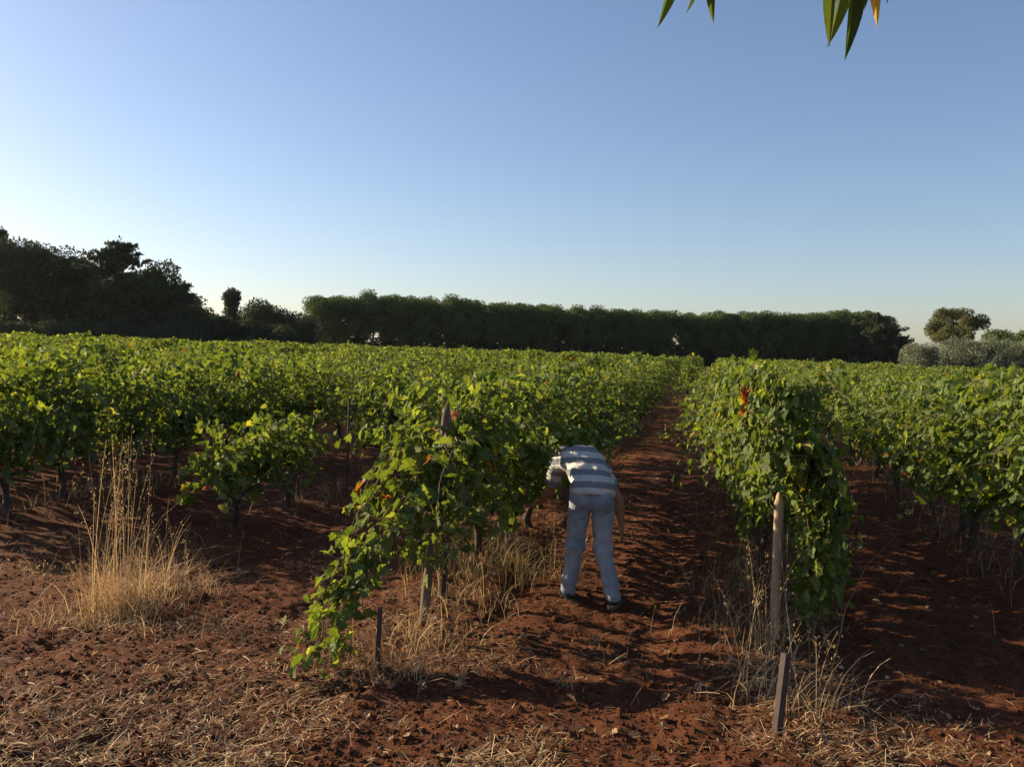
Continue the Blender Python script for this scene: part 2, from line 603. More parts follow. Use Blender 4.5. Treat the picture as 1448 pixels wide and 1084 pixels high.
def make_litter():
    rng = np.random.default_rng(21)
    n = 125000
    P = scatter(n, rng, 26, 1.1)
    rd = np.abs(rowdist(P[:, 0]))
    patch = vnoise(P[:, 0] * 1.3 + 40, P[:, 1] * 1.3) + 0.5 * vnoise(P[:, 0] * 4, P[:, 1] * 4 + 7)
    keep = rng.random(n) < np.clip(-0.30 + 4.2 * patch + 0.8 * vnoise(P[:, 0] * 9, P[:, 1] * 9 + 3) + 0.45 * np.exp(-(rd / 0.45) ** 2) + 0.25 * (P[:, 0] < -1.9) * (P[:, 1] < 6.8) * (patch > -0.25), 0.04, 1)
    for (px, py), rr, am in (((190, 880), 0.5, 0.8), ((1110, 1010), 0.32, 0.8), ((575, 930), 0.35, 0.6), ((180, 960), 0.55, 0.35)):
        c = on_ground(px, py)
        keep |= rng.random(n) < am * np.exp(-(((P[:, 0] - c[0]) ** 2 + (P[:, 1] - c[1]) ** 2) / rr ** 2))
    P = P[keep]
    n = len(P)
    z = gheight(P[:, 0], P[:, 1]) + rng.uniform(0.003, 0.016, n)
    base = np.column_stack([P, z])
    a = rng.uniform(0, 2 * PI, n)
    L = rng.gamma(1.7, 0.021, n) + 0.010
    T = np.array([[-1, 0, 0], [1, 0, 0.0], [1.0, 0.5, 0.04], [0.7, 1, 0.0], [-0.7, 1, 0.0], [-1.0, 0.5, 0.04]])
    d = np.column_stack([np.cos(a), np.sin(a), np.abs(rng.normal(0, 0.30, n))])
    wv = np.column_stack([-np.sin(a), np.cos(a), rng.normal(0, 0.35, n)])
    W = rng.uniform(0.0008, 0.0022, n)
    up = np.array([0, 0, 1.0])
    V = base[:, None] + wv[:, None] * (W[:, None] * T[None, :, 0])[..., None] + d[:, None] * (L[:, None] * T[None, :, 1])[..., None] + up * (L[:, None] * T[None, :, 2])[..., None]
    f = np.array([[0, 1, 2, 5], [5, 2, 3, 4]])
    mb = MB()
    mb.add(V.reshape(-1, 3), (f[None] + (np.arange(n) * 6)[:, None, None]).reshape(-1, 4), 0, np.repeat(straw_colours(n, rng), 6, 0))
    tag(mb.build('straw_litter', 'straw'), 'broken pale straw strewn over the red soil', kind='stuff')
    # dry vine leaves lying on the soil
    n = 650
    P = scatter(n, rng, 22, 1.0)
    mb = MB()
    a = rng.uniform(0, 2 * PI, n)
    c = np.array([0.30, 0.19, 0.10]) * rng.uniform(0.5, 1.3, (n, 1))
    place(mb, LEAF_NEAR, np.column_stack([P, gheight(P[:, 0], P[:, 1]) + 0.014]), np.array([0, 0, 1.0]) + 0.35 * rng.standard_normal((n, 3)),
          np.column_stack([np.cos(a), np.sin(a), np.zeros(n)]), rng.uniform(0.025, 0.06, n), c, rng)
    tag(mb.build('fallen_leaves', 'straw'), 'small dry fallen leaves on the red soil', kind='stuff')
    # clods of earth
    bm = bmesh.new()
    bmesh.ops.create_icosphere(bm, subdivisions=1, radius=1)
    bm.verts.ensure_lookup_table()
    T0 = np.array([v.co[:] for v in bm.verts])
    f0 = np.array([[v.index for v in p.verts] for p in bm.faces])
    bm.free()
    n = 42000
    P = scatter(n, rng, 13, 1.0)
    s = rng.gamma(1.3, 0.0032, n) + 0.003
    z = gheight(P[:, 0], P[:, 1]) + s * 0.25
    V = np.column_stack([P, z])[:, None] + T0[None] * (s[:, None, None] * rng.uniform(0.6, 1.35, (n, 1, 3)) * np.array([1, 1, 0.75])) * rng.uniform(0.72, 1.25, (n, len(T0), 1))
    mb = MB()
    mb.add(V.reshape(-1, 3), (f0[None] + (np.arange(n) * len(T0))[:, None, None]).reshape(-1, 3))
    tag(mb.build('soil_clods', 'soil'), 'crumbled clods of red earth lying on the lane', kind='stuff')


def make_stones():
    rng = np.random.default_rng(77)
    bm = bmesh.new()
    bmesh.ops.create_icosphere(bm, subdivisions=2, radius=1)
    T = np.array([v.co[:] for v in bm.verts])
    f = np.array([[v.index for v in p.verts] for p in bm.faces])
    bm.free()
    mb = MB()
    P = scatter(34, rng, 14, 0.8)
    for x, y in P:
        s = min(0.014, 0.005 + rng.gamma(2, 0.003))
        V = T * s * rng.uniform(0.7, 1.3, 3) * np.array([1, 1, 0.7]) + rng.normal(0, s * 0.07, T.shape)
        mb.add(V + np.array([x, y, gz(x, y) + s * 0.3]), f)
    tag(mb.build('pebbles', 'stone', smooth=True), 'pale pebbles lying here and there on the red soil', kind='stuff')


# ------------------------------------------------------------------ dry grass
def blades(mb, P, H, lean, rng, w=0.0022, col=None, seg=4, curl=0.5):
    """Thin curved blades rising from points P."""
    n = len(P)
    a = rng.uniform(0, 2 * PI, n)
    out = np.column_stack([np.cos(a), np.sin(a), np.zeros(n)]) * lean[:, None]
    t = np.linspace(0, 1, seg + 1)
    side = np.column_stack([-np.sin(a + 1), np.cos(a + 1), np.zeros(n)])
    c = P[:, None] + np.array([0, 0, 1.0]) * (H[:, None] * (t - curl * lean[:, None] * t ** 3))[..., None] + out[:, None] * (H[:, None] * t ** 1.7)[..., None]
    wd = w * rng.uniform(0.6, 1.4, (n, 1)) * (1 - 0.75 * t[None])
    V = np.stack([c - side[:, None] * wd[..., None], c + side[:, None] * wd[..., None]], 2)     # n, seg+1, 2, 3
    k = np.arange(seg) * 2
    f = np.stack([k, k + 1, k + 3, k + 2], 1)
    m = (seg + 1) * 2
    if col is None:
        col = straw_colours(n, rng)
    mb.add(V.reshape(-1, 3), (f[None] + (np.arange(n) * m)[:, None, None]).reshape(-1, 4), 0, np.repeat(col, m, 0))
    return c


def oat_heads(mb, tips, rng, n=9, size=0.022):
    """Drooping spikelets near the top of tall stems."""
    T = np.array([[0, 0, 0], [0.16, 0.45, 0.08], [0, 1, 0], [-0.16, 0.45, 0.08]])
    f = np.array([[0, 1, 2, 3]])
    P, D = [], []
    for c in tips:
        for k in range(n):
            q = c[-1] + (c[-3] - c[-1]) * rng.uniform(0, 1)
            P.append(q + rng.normal(0, 0.016, 3))
            D.append(np.array([rng.normal(0, 0.4), rng.normal(0, 0.4), -1.0]))
    P, D = np.array(P), np.array(D)
    m = len(P)
    place(mb, [(T, f)], P, rng.standard_normal((m, 3)), D, size * rng.uniform(0.7, 1.3, m), np.array([0.50, 0.38, 0.20]) * rng.uniform(0.7, 1.15, (m, 1)), rng)


def tuft(name, label, xy, spread, n, h, seed, tall=0, tall_h=1.1, green=0.0, lean=0.5, w=0.0022):
    rng = np.random.default_rng(seed)
    x, y = xy
    o = empty(name, (x, y, gz(x, y)), 0, label, 'dry grass', 'dry grass clumps at the row ends')
    mb = MB()
    off = rng.standard_normal((n, 2)) * np.array(spread)
    P = np.column_stack([off, gheight(x + off[:, 0], y + off[:, 1]) - gz(x, y) - 0.01])
    col = straw_colours(n, rng)
    if green:
        g = rng.random(n) < green
        col[g] = np.array([0.12, 0.13, 0.05])
    blades(mb, P, rng.gamma(4, h / 4, n), rng.uniform(0.1, 1.0, n) * lean * 2, rng, w, col)
    if n > 20:
        mb.build('blades', 'straw', o)
    if tall:
        tb = MB()
        off = rng.standard_normal((tall, 2)) * np.array(spread) * 0.8
        P = np.column_stack([off, np.zeros(tall)])
        for i in range(tall):
            tb = MB()
            c = blades(tb, P[i:i + 1], tall_h * rng.uniform(0.6, 1.1, 1), rng.uniform(0.02, 0.25, 1), rng, 0.0024, None, 6)
            oat_heads(tb, c, rng)
            tb.build('seed_stem', 'straw', o)
    return o


def make_weeds():
    rng = np.random.default_rng(55)
    mb = MB()
    for k in range(-8, 5):
        X = ROW0 + k * SPACING
        n = 2600 if -3 <= k <= 1 else 1800
        Y = 6.0 + 40 * rng.random(n) ** 1.8
        if k == -1:
            Y = np.where(Y < 6.6, Y + 1, Y)
        x = X + rng.normal(0, 0.26, n)
        px, py, d = project(np.column_stack([x, Y, gbase(x)]))
        dens = vnoise(x * 1.1, Y * 0.9 + 11) + 0.35
        keep = (px > -120) & (px < 1560) & (d > 4) & (rng.random(n) < np.clip(dens * 1.6, 0.05, 1))
        x, Y = x[keep], Y[keep]
        n = len(x)
        if n == 0:
            continue
        col = straw_colours(n, rng) * 0.8
        g = rng.random(n) < 0.25
        col[g] = np.array([0.10, 0.10, 0.04])
        blades(mb, np.column_stack([x, Y, gheight(x, Y) - 0.01]), rng.gamma(3, 0.075, n) + 0.04, rng.uniform(0.1, 1.2, n), rng, 0.0028 + 0.0, col, 3)
    tag(mb.build('dry_weeds', 'straw'), 'dry weeds growing in strips under the vine rows', kind='stuff')


# ------------------------------------------------------------------ vineyard
ORD = ['first', 'second', 'third', 'fourth', 'fifth', 'sixth', 'seventh', 'eighth', 'ninth', 'tenth', 'eleventh', 'twelfth', 'thirteenth', 'fourteenth',
       'fifteenth', 'sixteenth', 'seventeenth', 'eighteenth', 'nineteenth', 'twentieth', 'twenty-first', 'twenty-second', 'twenty-third', 'twenty-fourth',
       'twenty-fifth', 'twenty-sixth', 'twenty-seventh', 'twenty-eighth', 'twenty-ninth', 'thirtieth']


def row_phrase(k):
    if k == 0:
        return 'in the row ending at the leaning brown stake'
    if k == -1:
        return 'in the row the bending man reaches into'
    if k == -2:
        return 'in the row behind the tall dry grass'
    if k == 1:
        return 'in the first row right of the leaning stake row'
    if k > 1:
        return 'in the %s row right of the leaning stake row' % ORD[k - 1]
    return 'in the %s row left of the tall dry grass row' % ORD[-k - 3]


ROW_START = {0: 6.7, -1: 6.38, -2: 8.0, -3: 7.65, 1: 5.6, 2: 6.5}
HOLES = {-2: ((9.9, 11.3), (15.6, 18.2))}


def end_depth(px):                                              # where the vines stop before the trees
    return np.interp(px, [-100, 300, 450, 1250, 1300, 1600], [80, 88, 122, 138, 84, 82])


def canes_front_right(rng):
    """The end vine by the leaning stake: shoots that fall down its right side to the ground."""
    out = []
    for i in range(30):
        p = np.array([rng.uniform(0.0, 0.24), rng.uniform(-0.50, 0.0), rng.uniform(0.75, 1.5)])
        d = np.array([0.45, -0.1, 0.20])
        pts = [p]
        for k in range(rng.integers(13, 21)):
            d = norm(d + 0.14 * rng.standard_normal(3) + np.array([-0.16 if p[0] > 0.30 else 0.02, 0, -0.26]))
            p = p + d * 0.075
            if p[2] < 0.16:
                break
            pts.append(p)
        out.append(np.array(pts))
    for i in range(9):                                         # shoots in front, over the post's top and its left side
        p = np.array([rng.uniform(-0.22, 0.05), rng.uniform(-0.55, -0.2), rng.uniform(1.25, 1.6)])
        d = np.array([rng.normal(0, 0.3), -0.2, 0.1])
        pts = [p]
        for k in range(rng.integers(6, 10)):
            d = norm(d + 0.15 * rng.standard_normal(3) + np.array([0, 0, -0.3]))
            p = p + d * 0.07
            if p[2] < (0.82 if abs(p[0]) < 0.1 else 0.55):
                break
            pts.append(p)
        out.append(np.array(pts))
    for i in range(5):                                         # a bulge over the lane on the left
        p = np.array([-0.1, rng.uniform(-0.1, 0.5), rng.uniform(1.2, 1.45)])
        d = np.array([-0.8, 0, 0.25])
        pts = [p]
        for k in range(8):
            d = norm(d + 0.12 * rng.standard_normal(3) + np.array([0, 0, -0.10]))
            p = p + d * 0.07
            pts.append(p)
        out.append(np.array(pts))
    return out


def canes_front_left(rng):
    """The end vine of the man's row: shoots that run down the anchor wire to the ground."""
    out = []
    A, B = np.array([-0.18, -0.30, 1.15]), np.array([-0.27, -1.72, 0.05])
    for i in range(12):
        t0 = rng.uniform(0.0, 0.55)
        t1 = min(1.0, t0 + rng.uniform(0.3, 0.6))
        if i < 5:
            t0, t1 = rng.uniform(0.3, 0.65), 1.0
        m = max(4, int((t1 - t0) * 1.8 / 0.075))
        t = np.linspace(t0, t1, m)
        q = A[None] + (B - A)[None] * t[:, None]
        q = q + np.cumsum(rng.normal(0, 0.016, (m, 3)), 0) + np.array([rng.normal(0, 0.06), 0, 0.02])
        q[:, 2] += 0.10 * np.sin(PI * (t - t0) / (t1 - t0)) * rng.uniform(-0.2, 1)
        out.append(q)
    for i in range(26):                                        # a curtain of shoots hanging round the post
        p = np.array([rng.uniform(-0.20, 0.32), rng.uniform(-0.58, -0.22), rng.uniform(0.80, 1.38)])
        d = np.array([rng.normal(0.05, 0.25), -0.15, 0.15])
        pts = [p]
        for k in range(rng.integers(9, 17)):
            d = norm(d + 0.14 * rng.standard_normal(3) + np.array([-0.01, -0.01, -0.22]))
            p = p + d * 0.075
            if p[2] < 0.32 + max(0, p[0]) * 0.7:
                break
            pts.append(p)
        out.append(np.array(pts))
    return out


def cluster(mb, P, n, rad, col, rng, size=0.10):
    Q = np.asarray(P) + rng.normal(0, rad, (n, 3))
    Nn, D = orient(n, norm(rng.standard_normal((n, 3))), rng)
    place(mb, LEAF_NEAR, Q, Nn, D, size * rng.uniform(0.6, 1.1, n), np.array(col) * rng.uniform(0.7, 1.2, (n, 1)), rng)


def grape_bunch(parent, loc, rng):
    bm = bmesh.new()
    bmesh.ops.create_icosphere(bm, subdivisions=2, radius=1)
    T = np.array([v.co[:] for v in bm.verts])
    f = np.array([[v.index for v in p.verts] for p in bm.faces])
    bm.free()
    mb = MB()
    for i in range(42):
        t = rng.random() ** 0.8
        r = 0.045 * (1 - 0.75 * t)
        a = rng.uniform(0, 2 * PI)
        mb.add(T * 0.0085 * rng.uniform(0.85, 1.1) + np.array([r * math.cos(a), r * math.sin(a), -0.15 * t]), f)
    o = mb.build('grape_bunch', 'grape', parent, smooth=True)
    o.location = loc
    return o


def make_vines():
    rng = np.random.default_rng(99)
    spots, outside = [], []
    for k in range(-60, 40):
        X = ROW0 + k * SPACING
        y0 = ROW_START.get(k, 7.0 if k > 0 else 7.6 + 0.25 * (-k - 4))
        y = y0
        i = 0
        while y < 150:
            px, py, d = project(np.array([[X, y, gbase(X) + 1.2]]))
            if d[0] > 3 and -130 < px[0] < 1580 and d[0] < end_depth(px[0]):
                h = HOLES.get(k)
                if not (h and any(a < y < b for a, b in h)) and not (y > 12 and rng.random() < 0.07):
                    spots.append([d[0], k, X + rng.normal(0, 0.05) + (0.16 if k == 0 else 0.24 if k == -1 else 0) + (1.2 if y > 37 else 0), y, i])
            elif k < 0 and y < 16 and k > -9:
                outside.append([max(d[0], 5), k, X, y, 0])
            if d[0] > 0:
                i += 1
            y += 1.05 + rng.normal(0, 0.05)
    spots.sort(key=lambda s: s[0])
    near, rest = spots[:300], spots[300:] + outside

    variants = {}
    for lod, cnt in ((0, 14), (1, 12), (2, 10)):
        for v in range(cnt):
            fb, cb, tb = gen_vine(1000 * lod + v, lod, scale_n=R_.uniform(0.85, 1.12), top=R_.uniform(1.68, 1.92))
            variants[lod, v] = (fb.mesh('foliage', ['leaf']), cb.mesh('canes', ['cane', 'bark'], True), tb.mesh('trunk', ['bark'], True))

    def add_part(name, me, root):
        o = bpy.data.objects.new(name, me)
        COL.objects.link(o)
        o.parent = root
        return o

    count = {}
    for d, k, X, y, _ in near:
        count.setdefault(k, []).append((d, X, y))
    for k, lst in count.items():
        lst.sort(key=lambda t: t[2])
        for i, (d, X, y) in enumerate(lst):
            lab = 'grapevine, %s from the front %s' % (ORD[i], row_phrase(k))
            root = empty('grapevine', (X, y, gz(X, y) - 0.01), 0, lab, 'grapevine', 'grapevines in the vineyard rows')
            custom = None
            if k == 0 and i == 0:
                root['label'] = 'grapevine trailing down beside the pale pointed post behind the leaning brown stake'
                custom = gen_vine(501, 0, 1.0, top=1.80, cordon=0.95, extra=canes_front_right, y=(-0.30, 0.6), autumn=0.015, size=0.118, spread=0.20, fill=130)
                for c, n_ in (((-0.36, 0.15, 1.63), 9), ((-0.30, 0.1, 1.74), 4)):
                    cluster(custom[0], c, n_, 0.045, (0.42, 0.13, 0.045), rng, 0.085)
            elif k == -1 and i == 0:
                root['label'] = 'grapevine sprawling down its anchor wire to the soil in front of the man'
                custom = gen_vine(502, 0, 0.75, top=1.52, cordon=0.85, extra=canes_front_left, y=(-0.12, 0.6), autumn=0.025, fill=80, size=0.108, spread=0.20)
                cluster(custom[0], (-0.20, -0.66, 0.78), 5, 0.05, (0.42, 0.14, 0.04), rng, 0.11)
                cluster(custom[0], (0.28, 0.0, 1.08), 3, 0.03, (0.45, 0.17, 0.04), rng, 0.11)
            elif k == -2 and i < 2:
                root['label'] = ['low bushy grapevine just right of the tall dry grass', 'low grapevine second from the tall dry grass, beside the gap in its row'][i]
                custom = gen_vine(510 + i, 0, 0.9, top=(1.0, 1.2)[i], cordon=0.40, y=(-0.55, 0.45), nodes=(6, 11), fill=120)
            elif k == -1 and i < 7 or k == 0 and i < 6:
                custom = gen_vine(520 + 20 * (k + 1) + i, 0, R_.uniform(0.95, 1.15), top=R_.uniform(1.72, 1.90), autumn=0.015)
            if k == 0 and i < 4:
                root.scale[0] = 0.70
            if k == -1 and 14.6 < y < 17.4:
                custom = None
            if custom:
                custom[0].build('foliage', 'leaf', root)
                custom[1].build('canes', ['cane', 'bark'], root, True)
                custom[2].build('trunk', 'bark', root, True)
            else:
                lod = 0 if d < 16 else 1 if d < 26 else 2
                fo, ca, tr = variants[lod, int(rng.integers(0, (14, 12, 10)[lod]))]
                root.rotation_euler[2] = rng.choice([0, PI]) + rng.normal(0, 0.08)
                s = rng.uniform(0.93, 1.05) + 0.26 * float(vnoise(np.array(X * 0.35), np.array(y * 0.42)))
                root.scale = (s * rng.uniform(0.9, 1.1), 1.0, s * (0.62 if k == -1 and 14.6 < y < 17.4 else 1))
                add_part('foliage', fo, root)
                add_part('trunk', tr, root)
                if d < 26:
                    add_part('canes', ca, root)
            if k == -1 and i in (0, 1, 2):
                grape_bunch(root, (0.12, -0.35 if i == 0 else 0.1, 0.80), rng)
                if i == 0:
                    grape_bunch(root, (-0.04, -0.48, 0.62), rng)

    # the rest of the vineyard, which nobody could count
    D = np.array([s[0] for s in rest])
    mb, tb = MB(), MB()
    for lo, hi, nl, sz in ((0, 40, 420, 0.115), (40, 65, 230, 0.14), (65, 200, 120, 0.19)):
        S = [s for s in rest if lo <= s[0] < hi]
        m = len(S)
        if not m:
            continue
        X = np.array([s[2] for s in S])
        Y = np.array([s[3] for s in S])
        top = rng.uniform(1.58, 1.96, m) + 0.46 * vnoise(X * 0.35, Y * 0.42)
        n = m * nl
        idx = np.repeat(np.arange(m), nl)
        hz = 0.45 + (top[idx] - 0.45) * rng.random(n) ** 0.6
        ww = 0.36 * np.sqrt(np.clip((top[idx] + 0.12 - hz) / 1.0, 0.08, 1)) * rng.uniform(0.2, 1.1, n)
        sg = rng.choice([-1, 1], n)
        P = np.column_stack([X[idx] + sg * ww, Y[idx] + rng.uniform(-0.62, 0.62, n), gbase(X[idx]) + hz])
        tall = rng.random(n) < 0.02
        P[tall, 2] += rng.uniform(0.0, 0.22, tall.sum())
        side = norm(np.column_stack([sg * 1.0, rng.normal(0, 0.3, n), rng.uniform(-0.1, 0.8, n)]))
        Nn, Dd = orient(n, side, rng)
        place(mb, LEAF_FAR, P, Nn, Dd, sz * rng.uniform(0.65, 1.25, n), leaf_colours(n, rng, 0.010), rng)
        if hi < 70:
            for x, y in zip(X, Y):
                z = float(gbase(x))
                tube(mb, np.array([[x, y, z - 0.05], [x + 0.03, y, z + 0.35], [x, y, z + 0.7]]), [0.04, 0.033, 0.035], 4, 1)
    tag(mb.build('distant_vines', ['leaf', 'bark']), 'mass of distant green vine rows filling the field before the trees', kind='stuff')


# ------------------------------------------------------------------ posts, stakes and wires
def round_post(name, label, x, y, h, r, lean=(0, 0), mat='wood', point=True, cat='post', group='vineyard posts'):
    o = empty(name, (x, y, gz(x, y)), 0, label, cat, group)
    rng = np.random.default_rng(int(abs(x * 100) + y * 10))
    m = 10
    t = np.linspace(-0.15, h, m)
    rad = r * (1 + 0.05 * rng.standard_normal(m))
    if point:
        t = np.concatenate([t, [h + 0.05, h + 0.10]])
        rad = np.concatenate([rad, [r * 0.7, r * 0.25]])
    mb = MB()
    tube(mb, np.column_stack([lean[0] * t, lean[1] * t, t]), rad, 12, 0, rng=rng, rough=0.03)
    mb.build('shaft', mat, o, True)
    return o


def angle_stake(label, x, y, h, lean, w=0.05, rz=0.0, name='metal_stake'):
    """An L-section steel stake driven into the soil at a slant."""
    o = empty(name, (x, y, gz(x, y)), rz, label, 'stake', 'metal anchor stakes')
    t = 0.005

    def X(v):
        s = v.copy()
        s[:, 0] += lean[0] * v[:, 2]
        s[:, 1] += lean[1] * v[:, 2]
        return s
    mb = MB()
    box(mb, (0, 0, -0.2), (w, t, h), X=X)
    box(mb, (0, t, -0.2), (t, w * 0.7, h), X=X)
    mb.build('angle_bar', 'rust', o)
    return o


def wire(label, pts, r=0.0014, name='trellis_wire', sag=0.0):
    mb = MB()
    pts = np.array(pts, float)
    tube(mb, pts, r, 5)
    return tag(mb.build(name, 'wire'), label, 'wire', 'trellis wires')


def make_posts():
    p = on_ground(1095, 905)
    round_post('wooden_post', 'pale wooden post with pointed top behind the leaning brown stake', p[0], p[1], 0.93, 0.034, (0.012, 0.02))
    q = on_ground(1102, 1045)
    angle_stake('leaning brown steel stake at the front of the picture', q[0] - 0.015, q[1], 0.40, (0.17, 0.02), 0.046, 0.80)
    round_post('steel_rod', 'thin grey upright rod beside the pale pointed post', p[0] + 0.06, p[1] - 0.12, 0.80, 0.0045, (0.0, 0.0), 'wire', False, 'rod')
    a = on_ground(598, 885)
    round_post('wooden_post', 'grey wooden post leaning right among leaves at the head of the man\'s row', a[0], a[1], 1.44, 0.033, (0.075, 0.10), 'darkwood')
    b = on_ground(530, 945)
    angle_stake('short brown stake under the sprawling vine at the head of the man\'s row', b[0], b[1], 0.36, (-0.05, 0.08), 0.045, -0.6)
    zp, zq = gz(p[0], p[1]), gz(q[0], q[1])
    wire('anchor wire from the leaning brown stake up to the pale pointed post', [[q[0] + 0.06, q[1] + 0.03, zq + 0.36], [p[0], p[1] - 0.02, zp + 0.8]])
    for nm, A, h in (('the pale pointed post', p, 0.78), ('the grey leaning post', a, 0.92)):
        X = A[0]
        wire('trellis wire running through the vines behind ' + nm, [[X, A[1] + 0.05, gz(X, A[1]) + h], [X, A[1] + 30, float(gbase(X)) + h], [X, A[1] + 70, float(gbase(X)) + h]])
    c = on_ground(490, 702)
    round_post('vine_stake', 'thin dark upright stake in the gap behind the low vines', c[0], c[1], 1.25, 0.014, (0.02, 0), 'rust', False, 'stake')
    c = on_ground(1100, 720)
    round_post('vine_stake', 'thin dark stake among the leaves behind the pale pointed post', ROW0, 9.6, 1.45, 0.022, (0.0, 0), 'rust', False, 'stake')
    c = on_ground(1228, 690)
    round_post('vine_stake', 'thin dark stake in the row right of the leaning stake row', ROW0 + SPACING, 14.0, 1.5, 0.02, (0.0, 0), 'rust', False, 'stake')


# ------------------------------------------------------------------ trees
QUAD = [(np.array([[0, 0, 0], [0.20, 0.5, 0.06], [0, 1, -0.05], [-0.20, 0.5, 0.06]]), np.array([[0, 1, 2, 3]])),
        (np.array([[0, 0, 0], [0.28, 0.45, 0.1], [0.05, 1, 0], [-0.22, 0.6, 0.02]]), np.array([[0, 1, 2, 3]]))]


def crown(mb, blobs, n, size, rng, c1, c2, up=0.4, fill=0.25, rand=0.6, dens=1.0):
    """Leaf clumps spread through the volume of many small lumps."""
    B = np.array([b[0] for b in blobs], float)
    Rr = np.array([np.broadcast_to(b[1], 3) for b in blobs], float)
    w = np.cbrt(Rr.prod(1)) ** 2
    n = int(min(30000, n * dens))
    size = size * max(1.0, dens) ** 0.3
    k = rng.choice(len(B), n, p=w / w.sum())
    d = norm(rng.standard_normal((n, 3)))
    rad = np.where(rng.random(n) < fill, rng.uniform(0.2, 0.8, n), rng.uniform(0.8, 1.12, n))
    P = B[k] + d * Rr[k] * rad[:, None]
    D = d + np.array([0, 0, up]) + rand * rng.standard_normal((n, 3))
    a = rng.random((n, 1))
    lump = rng.uniform(0.75, 1.25, (len(B), 1))[k]
    C = ((1 - a) * np.array(c1) + a * np.array(c2)) * lump
    place(mb, QUAD, P, d + 0.7 * rng.standard_normal((n, 3)), D, size * rng.uniform(0.6, 1.4, n), C, rng)


def lumps(rng, c, r, n, rr, flat=1.0):
    """n lumps over an ellipsoid of centre c and radii r."""
    d = norm(rng.standard_normal((n, 3)))
    P = np.array(c) + d * np.array(r) * rng.uniform(0.55, 1.0, (n, 1))
    s = rr * rng.uniform(0.65, 1.3, n)
    return [(P[i], np.array([s[i], s[i], s[i] * flat])) for i in range(n)]


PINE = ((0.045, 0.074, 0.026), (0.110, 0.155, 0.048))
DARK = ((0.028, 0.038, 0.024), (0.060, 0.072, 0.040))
OLIVE = ((0.12, 0.14, 0.095), (0.24, 0.265, 0.19))
LIT = ((0.075, 0.085, 0.035), (0.14, 0.145, 0.06))


def trunk_mesh(H, r, rng, limbs, lean=0.0):
    mb = MB()
    m = 8
    t = np.linspace(0, 1, m)
    q = np.column_stack([np.cumsum(rng.normal(0, 0.05, m)) + lean * t, np.cumsum(rng.normal(0, 0.05, m)), H * t - 0.3])
    tube(mb, q, r * (1 - 0.6 * t), 8, rng=rng, rough=0.06)
    for e in limbs:
        s = q[rng.integers(m // 2, m - 1)]
        mid = (s + e) / 2 + np.array([0, 0, -0.12 * np.linalg.norm(e - s)])
        tube(mb, np.array([s, mid, np.array(e)]), [r * 0.45, r * 0.3, r * 0.12], 5)
    return mb


